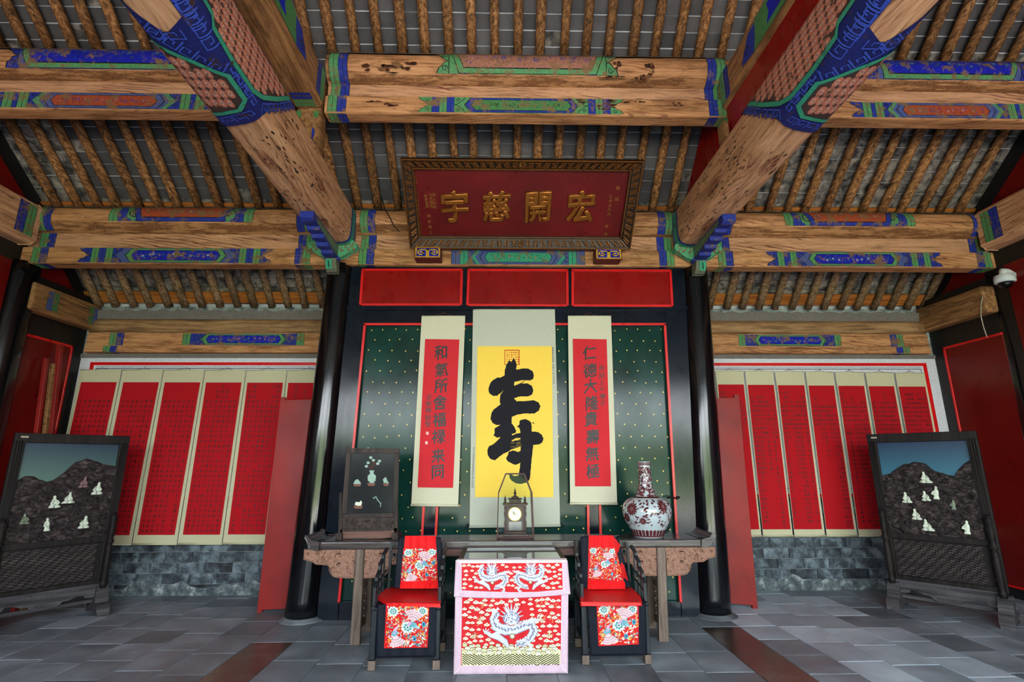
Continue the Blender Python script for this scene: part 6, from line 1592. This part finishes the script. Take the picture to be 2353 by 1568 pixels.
def rock_screen(name_l, loc, rz, sky, ridge, figs, seed, label):
    """local frame: x along the screen, -y is the picture side"""
    t = thing('rock_screen', label, 'screen', loc, rz)
    L = lambda: MB()
    def bl(m_, nm, x0, x1, y0, y1, z0, z1, parent=t, bevel=.006, seg=2):
        b = MB(); b.bb(x0, x1, y0, y1, z0, z1); return b.build(nm, m_, parent, world=False, bevel=bevel, seg=seg)
    W = .455
    # frame
    for s in (-1, 1):
        bl(M_fr, 'frame_stile', s*W-.045, s*W+.045, -.035, .035, .30, 1.86)
        b = MB()
        for k in (-.022, .0, .022): b.tube([(s*W+k, -.036, .32), (s*W+k, -.036, 1.82)], .006, 6)
        b.build('moulding', M_fr, t, world=False)
    bl(M_fr, 'frame_rail', -W-.045, W+.045, -.036, .036, 1.80, 1.90)
    bl(M_fr, 'frame_rail', -W, W, -.04, .04, .735, .80); bl(M_fr, 'frame_rail', -W, W, -.034, .034, .30, .345)
    bl(sky, 'sky_panel', -W+.04, W-.04, -.004, .012, .79, 1.81, bevel=0)
    # mountain relief
    r8 = random.Random(seed); b = MB(); nu, nv = 90, 100; x0, x1, z0, z1 = -W+.045, W-.045, .80, 1.74
    def rid(u):
        for (a_, za), (c_, zc_) in zip(ridge, ridge[1:]):
            if a_ <= u <= c_: return za+(zc_-za)*(u-a_)/(c_-a_)
        return ridge[-1][1]
    def rf(u, v):
        top = rid(u)+.014*noise.noise(Vector((u*16, seed, 0))); z = z0+(top-z0)*v; x = x0+(x1-x0)*u
        n1 = noise.ridged_multi_fractal(Vector((x*5.5+z*2.4, z*8+seed, seed)), .9, 2.3, 6, 1.0, 2.0)
        d = .008+.030*n1*(1-.25*v)+.010*noise.noise(Vector((x*28, z*34, seed)))
        if v > .985: d *= .2
        return (x, -.002-max(.002, d), z)
    b.grid(rf, nu, nv, None, False); rk = b.build('rock_relief', M_rock, t, world=False)
    # white jade figures seated among the rocks
    for (u, zf, h, kind, mm) in figs:
        h *= 1.15
        x = x0+(x1-x0)*u; b = MB(); f_ = h; n = 14
        if kind == 'sit': pf_ = [(.62, 0), (.66, .10), (.50, .22), (.34, .34), (.32, .52), (.26, .66), (.15, .72), (.17, .80), (.18, .88), (.13, .97), (.05, 1.0)]
        elif kind == 'stand': pf_ = [(.30, 0), (.34, .06), (.24, .2), (.27, .4), (.30, .56), (.22, .70), (.11, .76), (.14, .83), (.14, .91), (.08, .98), (.03, 1.0)]
        else: pf_ = [(.80, 0), (.80, .08), (.55, .24), (.36, .40), (.30, .60), (.20, .72), (.14, .78), (.16, .86), (.12, .95), (.04, 1.0)]
        vs = []; fs = []
        for i, (r, z) in enumerate(pf_):
            for j in range(n):
                a_ = 2*pi*j/n; lean = .18*z*(1 if u > .5 else -1)
                rr = r*(1+.10*sin(3*a_+z*9))
                vs.append((x+f_*(rr*cos(a_)*.62+lean*.5), -.058-f_*rr*sin(a_)*.22, zf+f_*z))
        for i in range(len(pf_)-1):
            for j in range(n): fs.append((i*n+j, i*n+(j+1) % n, (i+1)*n+(j+1) % n, (i+1)*n+j))
        fs += [tuple(range(n))[::-1], tuple((len(pf_)-1)*n+j for j in range(n))]
        b.add(vs, fs, None, True)
        # sleeves and knees
        if kind != 'stand':
            for s in (-1, 1): b.tube([(x+s*f_*.1, -.062, zf+f_*.6), (x+s*f_*.26, -.072, zf+f_*.38), (x+s*f_*.05, -.08, zf+f_*.28)], [f_*.09, f_*.08, f_*.05], 8); b.tube([(x, -.07, zf+f_*.1), (x+s*f_*.36, -.074, zf+f_*.09)], [f_*.13, f_*.10], 8)
        else: b.tube([(x-f_*.12, -.062, zf+f_*.6), (x-f_*.22, -.07, zf+f_*.4), (x, -.075, zf+f_*.34)], [f_*.07, f_*.08, f_*.05], 8)
        b.build('jade_figure', mm, rk, world=False)
    # lower panel with key-fret relief
    bl(M_fr, 'lower_panel', -W+.04, W-.04, -.012, .012, .34, .74, bevel=0)
    b = MB(); st = .040; c_ = 0
    for i in range(19):
        for j in range(9):
            xx, zz_ = -W+.075+i*st, .375+j*st
            if abs(xx) > W-.05: continue
            k = (i+j) % 2; h2 = st*.42; dy = -.020
            if k: segs = [(-h2, -h2, h2, -h2), (h2, -h2, h2, h2*.3), (h2, h2*.3, -h2*.3, h2*.3)]
            else: segs = [(-h2, h2, -h2, -h2*.3), (-h2, -h2*.3, h2*.3, -h2*.3), (-h2, h2, h2, h2)]
            for xa, za, xb, zb_ in segs:
                xa, xb = sorted((xa, xb)); za, zb_ = sorted((za, zb_)); b.bb(xx+xa-.0045, xx+xb+.0045, dy-.006, dy+.008, zz_+za-.0045, zz_+zb_+.0045)
    o = b.build('key_fret_relief', M_fret, t, world=False); tag(o, kind='stuff')
    # apron
    ap = [(-.44, .30), (.44, .30), (.44, .19), (.40, .165), (.33, .17), (.31, .20), (.24, .195), (.20, .175), (.14, .17), (.12, .14), (.08, .125), (-.08, .125), (-.12, .14), (-.14, .17), (-.20, .175), (-.24, .195), (-.31, .20), (-.33, .17), (-.40, .165), (-.44, .19)]
    b = MB(); b.prism(ap, lambda u, v, h: (u, h, v), -.03, .0); apo = b.build('scalloped_apron', M_frl, t, world=False, bevel=.006, seg=2)
    b = MB()
    for i in range(21):
        u = -.42+.042*i; b.tube([(u+.013*cos(a_), -.031, .265+.010*sin(a_)) for a_ in [j*.9+i for j in range(7)]], .003, 4)
    for i in range(7):
        u = -.075+.025*i; b.tube([(u+.010*cos(a_), -.031, .155+.012*sin(a_)) for a_ in [j*.9 for j in range(7)]], .003, 4)
    o = b.build('carved_scrollwork', M_frl, apo, world=False); tag(o, kind='stuff')
    bl(M_frl, 'stretcher', -W, W, .02, .05, .10, .14)
    # side posts on shoe feet, with standing spandrels
    for s in (-1, 1):
        xx = s*(W+.005)
        b = MB(); b.lathe([(.03, 0), (.034, .05), (.022, .07), (.032, .10), (.036, .26), (.030, .42), (.022, .45), (.036, .47), (.036, .49), (.022, .51), (.03, .53), (.033, .62), (.030, .70), (.036, .72), (.036, .74), (.022, .76), (.014, .79)], (xx, -.075, .26), 14)
        po_ = b.build('turned_post', M_fr, t, world=False)
        b = MB()
        for q in range(26):
            z = .36+q*.027; b.tube([(xx+.030*cos(q*1.1+a_), -.082-.026*sin(abs(a_)+.4), z+.012*a_) for a_ in (-.6, -.2, .2, .6)], .0045, 4)
        b.build('carving', M_fr, po_, world=False)
        ft = [(-.34, 0), (-.24, 0), (-.22, .03), (.22, .03), (.24, 0), (.34, 0), (.33, .06), (.28, .11), (.20, .12), (.16, .18), (.09, .27), (-.09, .27), (-.16, .18), (-.20, .12), (-.28, .11), (-.33, .06)]
        b = MB(); b.prism(ft, lambda u, v, h: (xx+h, u*.62, v), -.05, .05); b.build('shoe_foot', M_frl, t, world=False, bevel=.010, seg=2)
        b = MB(); sp_ = [(.04, .27), (.17, .27), (.17, .34), (.145, .40), (.155, .47), (.12, .56), (.13, .63), (.09, .74), (.10, .80), (.06, .92), (.04, .98)]
        for d in (1,): b.prism(sp_, lambda u, v, h: (xx+h, u, v), -.018, .018)
        b.build('standing_spandrel', M_fr, t, world=False, bevel=.005)
    # pale repair scraps at the top corner
    b = MB(); b.bb(-W+.0, -W+.06, -.0375, -.035, 1.85, 1.868); b.build('paper_scrap', plain('scrap '+name_l, (176, 160, 140), .8), t, world=False)
    return t
M_jg = plain('greenish jade', (112, 124, 104), .5, 0, .3, 40); M_jb = plain('pinkish stone', (124, 96, 98), .6)
aR = atan2(5.55-6.20, 5.01-4.48)
# feet centres measured on the floor; the picture side turns toward the hall
rock_screen('right', ((4.50+5.03)/2-.02, (6.20+5.56)/2-.03, 0), atan2(5.55-6.20, 5.03-4.48),
    sky_mat('evening blue sky', (22, 44, 76), (46, 112, 136), 1.35, 1.80),
    [(0, 1.42), (.1, 1.45), (.25, 1.54), (.4, 1.58), (.52, 1.56), (.6, 1.48), (.66, 1.47), (.74, 1.44), (.8, 1.42), (.86, 1.50), (.93, 1.56), (1, 1.60)],
    [(.50, 1.35, .105, 'wide', M_jadew), (.255, 1.13, .10, 'sit', M_jadew), (.47, 1.16, .09, 'sit', M_jadew), (.58, 1.18, .12, 'stand', M_jadew), (.74, 1.08, .09, 'stand', M_jg), (.33, .955, .10, 'sit', M_jadew), (.43, .845, .105, 'wide', M_jadew), (.83, .84, .12, 'stand', M_jadew)], 3,
    'right-hand standing rock screen, eight white figures under a blue sky, beside the side wall')
rock_screen('left', (-4.72, 5.92, 0), atan2(6.23-5.58, .53),
    sky_mat('dusk blue sky', (20, 44, 72), (78, 112, 100), 1.35, 1.80),
    [(0, 1.42), (.06, 1.46), (.14, 1.46), (.22, 1.42), (.34, 1.40), (.44, 1.49), (.54, 1.60), (.66, 1.64), (.8, 1.60), (1, 1.55)],
    [(.40, 1.13, .11, 'sit', M_jadew), (.53, 1.17, .10, 'wide', M_jadew), (.82, 1.25, .115, 'sit', M_jadew), (.66, 1.33, .10, 'sit', M_jb), (.14, .985, .09, 'sit', M_jg), (.37, .90, .115, 'stand', M_jadew), (.74, .90, .11, 'sit', M_jadew)], 6,
    'left-hand standing rock screen, seven small figures under a blue-green sky, darkest corner')

# ================================================================== LEANING BOARDS AND SMALL THINGS
def lean_board(label, q, yb_, yt, m, th=.035, cut=None):
    b = MB(); ys = [q[0][1], q[3][1]]
    def g(x, y, h):
        k = (q[3][1]-y)/(q[3][1]-q[0][1]); return P(x, y, 'y', yb_+(yt-yb_)*k)+Vector((0, h, 0))
    pts = cut
    b.prism([(x, -y) for x, y in pts], lambda u, v, h: g(u, -v, h), 0, th)
    zmin = min(v[2] for v in b.v); b.v = [(x, y, z-zmin) for x, y, z in b.v] if zmin < 0 else b.v
    o = b.build('door_board', m, None, bevel=.005, seg=1); tag(o, label, 'board'); return o
lean_board('tall dull red door board leaning behind the left column', [(640, 915), (0, 0), (0, 0), (600, 1412)], 6.20, 6.26, M_redmat, cut=[(645, 916), (655, 916), (655, 923), (730, 921), (700, 1401), (601, 1405), (601, 1412), (590, 1412)])
lean_board('tall dull red door board leaning behind the right column', [(640, 915), (0, 0), (0, 0), (600, 1405)], 6.18, 6.24, M_redmat, cut=[(1630, 921), (1688, 920), (1688, 912), (1698, 912), (1742, 1405), (1730, 1405), (1730, 1397), (1660, 1392)])
for (tx, ty), bx, by, w_, m, lab in (((110, 824), -5.32, 6.28, .045, M_redmat, 'thin red batten, leftmost of three leaning at the left side wall'), ((126, 836), -5.28, 6.36, .05, M_browny, 'bare brown batten, middle one of three leaning at the left side wall'), ((142, 792), -5.24, 6.44, .055, M_redmat, 'tallest red batten, nearest the red scrolls, leaning at the left side wall')):
    tp = P(tx, ty, 'x', -5.60); b = MB(); h_ = w_/2
    tp.x = -5.62; 
    b.hexa([(bx-h_, by-h_, 0), (bx+h_, by-h_, 0), (bx+h_, by+h_, 0), (bx-h_, by+h_, 0)], [(tp.x-h_, tp.y-h_, tp.z), (tp.x+h_, tp.y-h_, tp.z), (tp.x+h_, tp.y+h_, tp.z), (tp.x-h_, tp.y+h_, tp.z)])
    o = b.build('batten', m, None, bevel=.004); tag(o, lab, 'batten')
# security camera on the right corner column
cp = P(2308, 640, 'y', 5.62)
sc_ = thing('security_camera', 'white dome security camera on an arm at the right corner column', 'camera', tuple(cp))
M_wp = plain('white plastic', (212, 216, 218), .35, var=.03)
b = MB(); b.lathe([(.085, -.055), (.098, -.05), (.10, .0), (.092, .035), (.05, .05)], tuple(cp), 32); b.build('housing', M_wp, sc_)
b = MB(); b.lathe([(.004, -.125), (.04, -.115), (.066, -.09), (.078, -.055)], tuple(cp), 28); b.build('dome', plain('smoked dome', (14, 14, 16), .06), sc_)
b = MB(); b.tube([cp+Vector((-.0, 0, .04)), cp+Vector((.0, 0, .085)), cp+Vector((.06, .01, .085)), cp+Vector((.2, .05, .04)), cp+Vector((.26, .08, .0))], [.04, .042, .038, .034, .04], 14); b.build('arm', M_wp, sc_)
b = MB(); b.box(cp+Vector((.25, .09, -.01)), (.13, .03, .24)); b.build('mount_plate', M_wp, sc_, bevel=.01, seg=2)
b = MB(); b.tube([P(x, y, 'x', 5.924) for x, y in ((2258, 682), (2254, 700), (2254, 728), (2260, 752), (2268, 775))], .006, 6)
tag(b.build('cable', plain('white cable', (176, 166, 150), .6)), 'loose white cable hanging over the right side beam', 'cable')
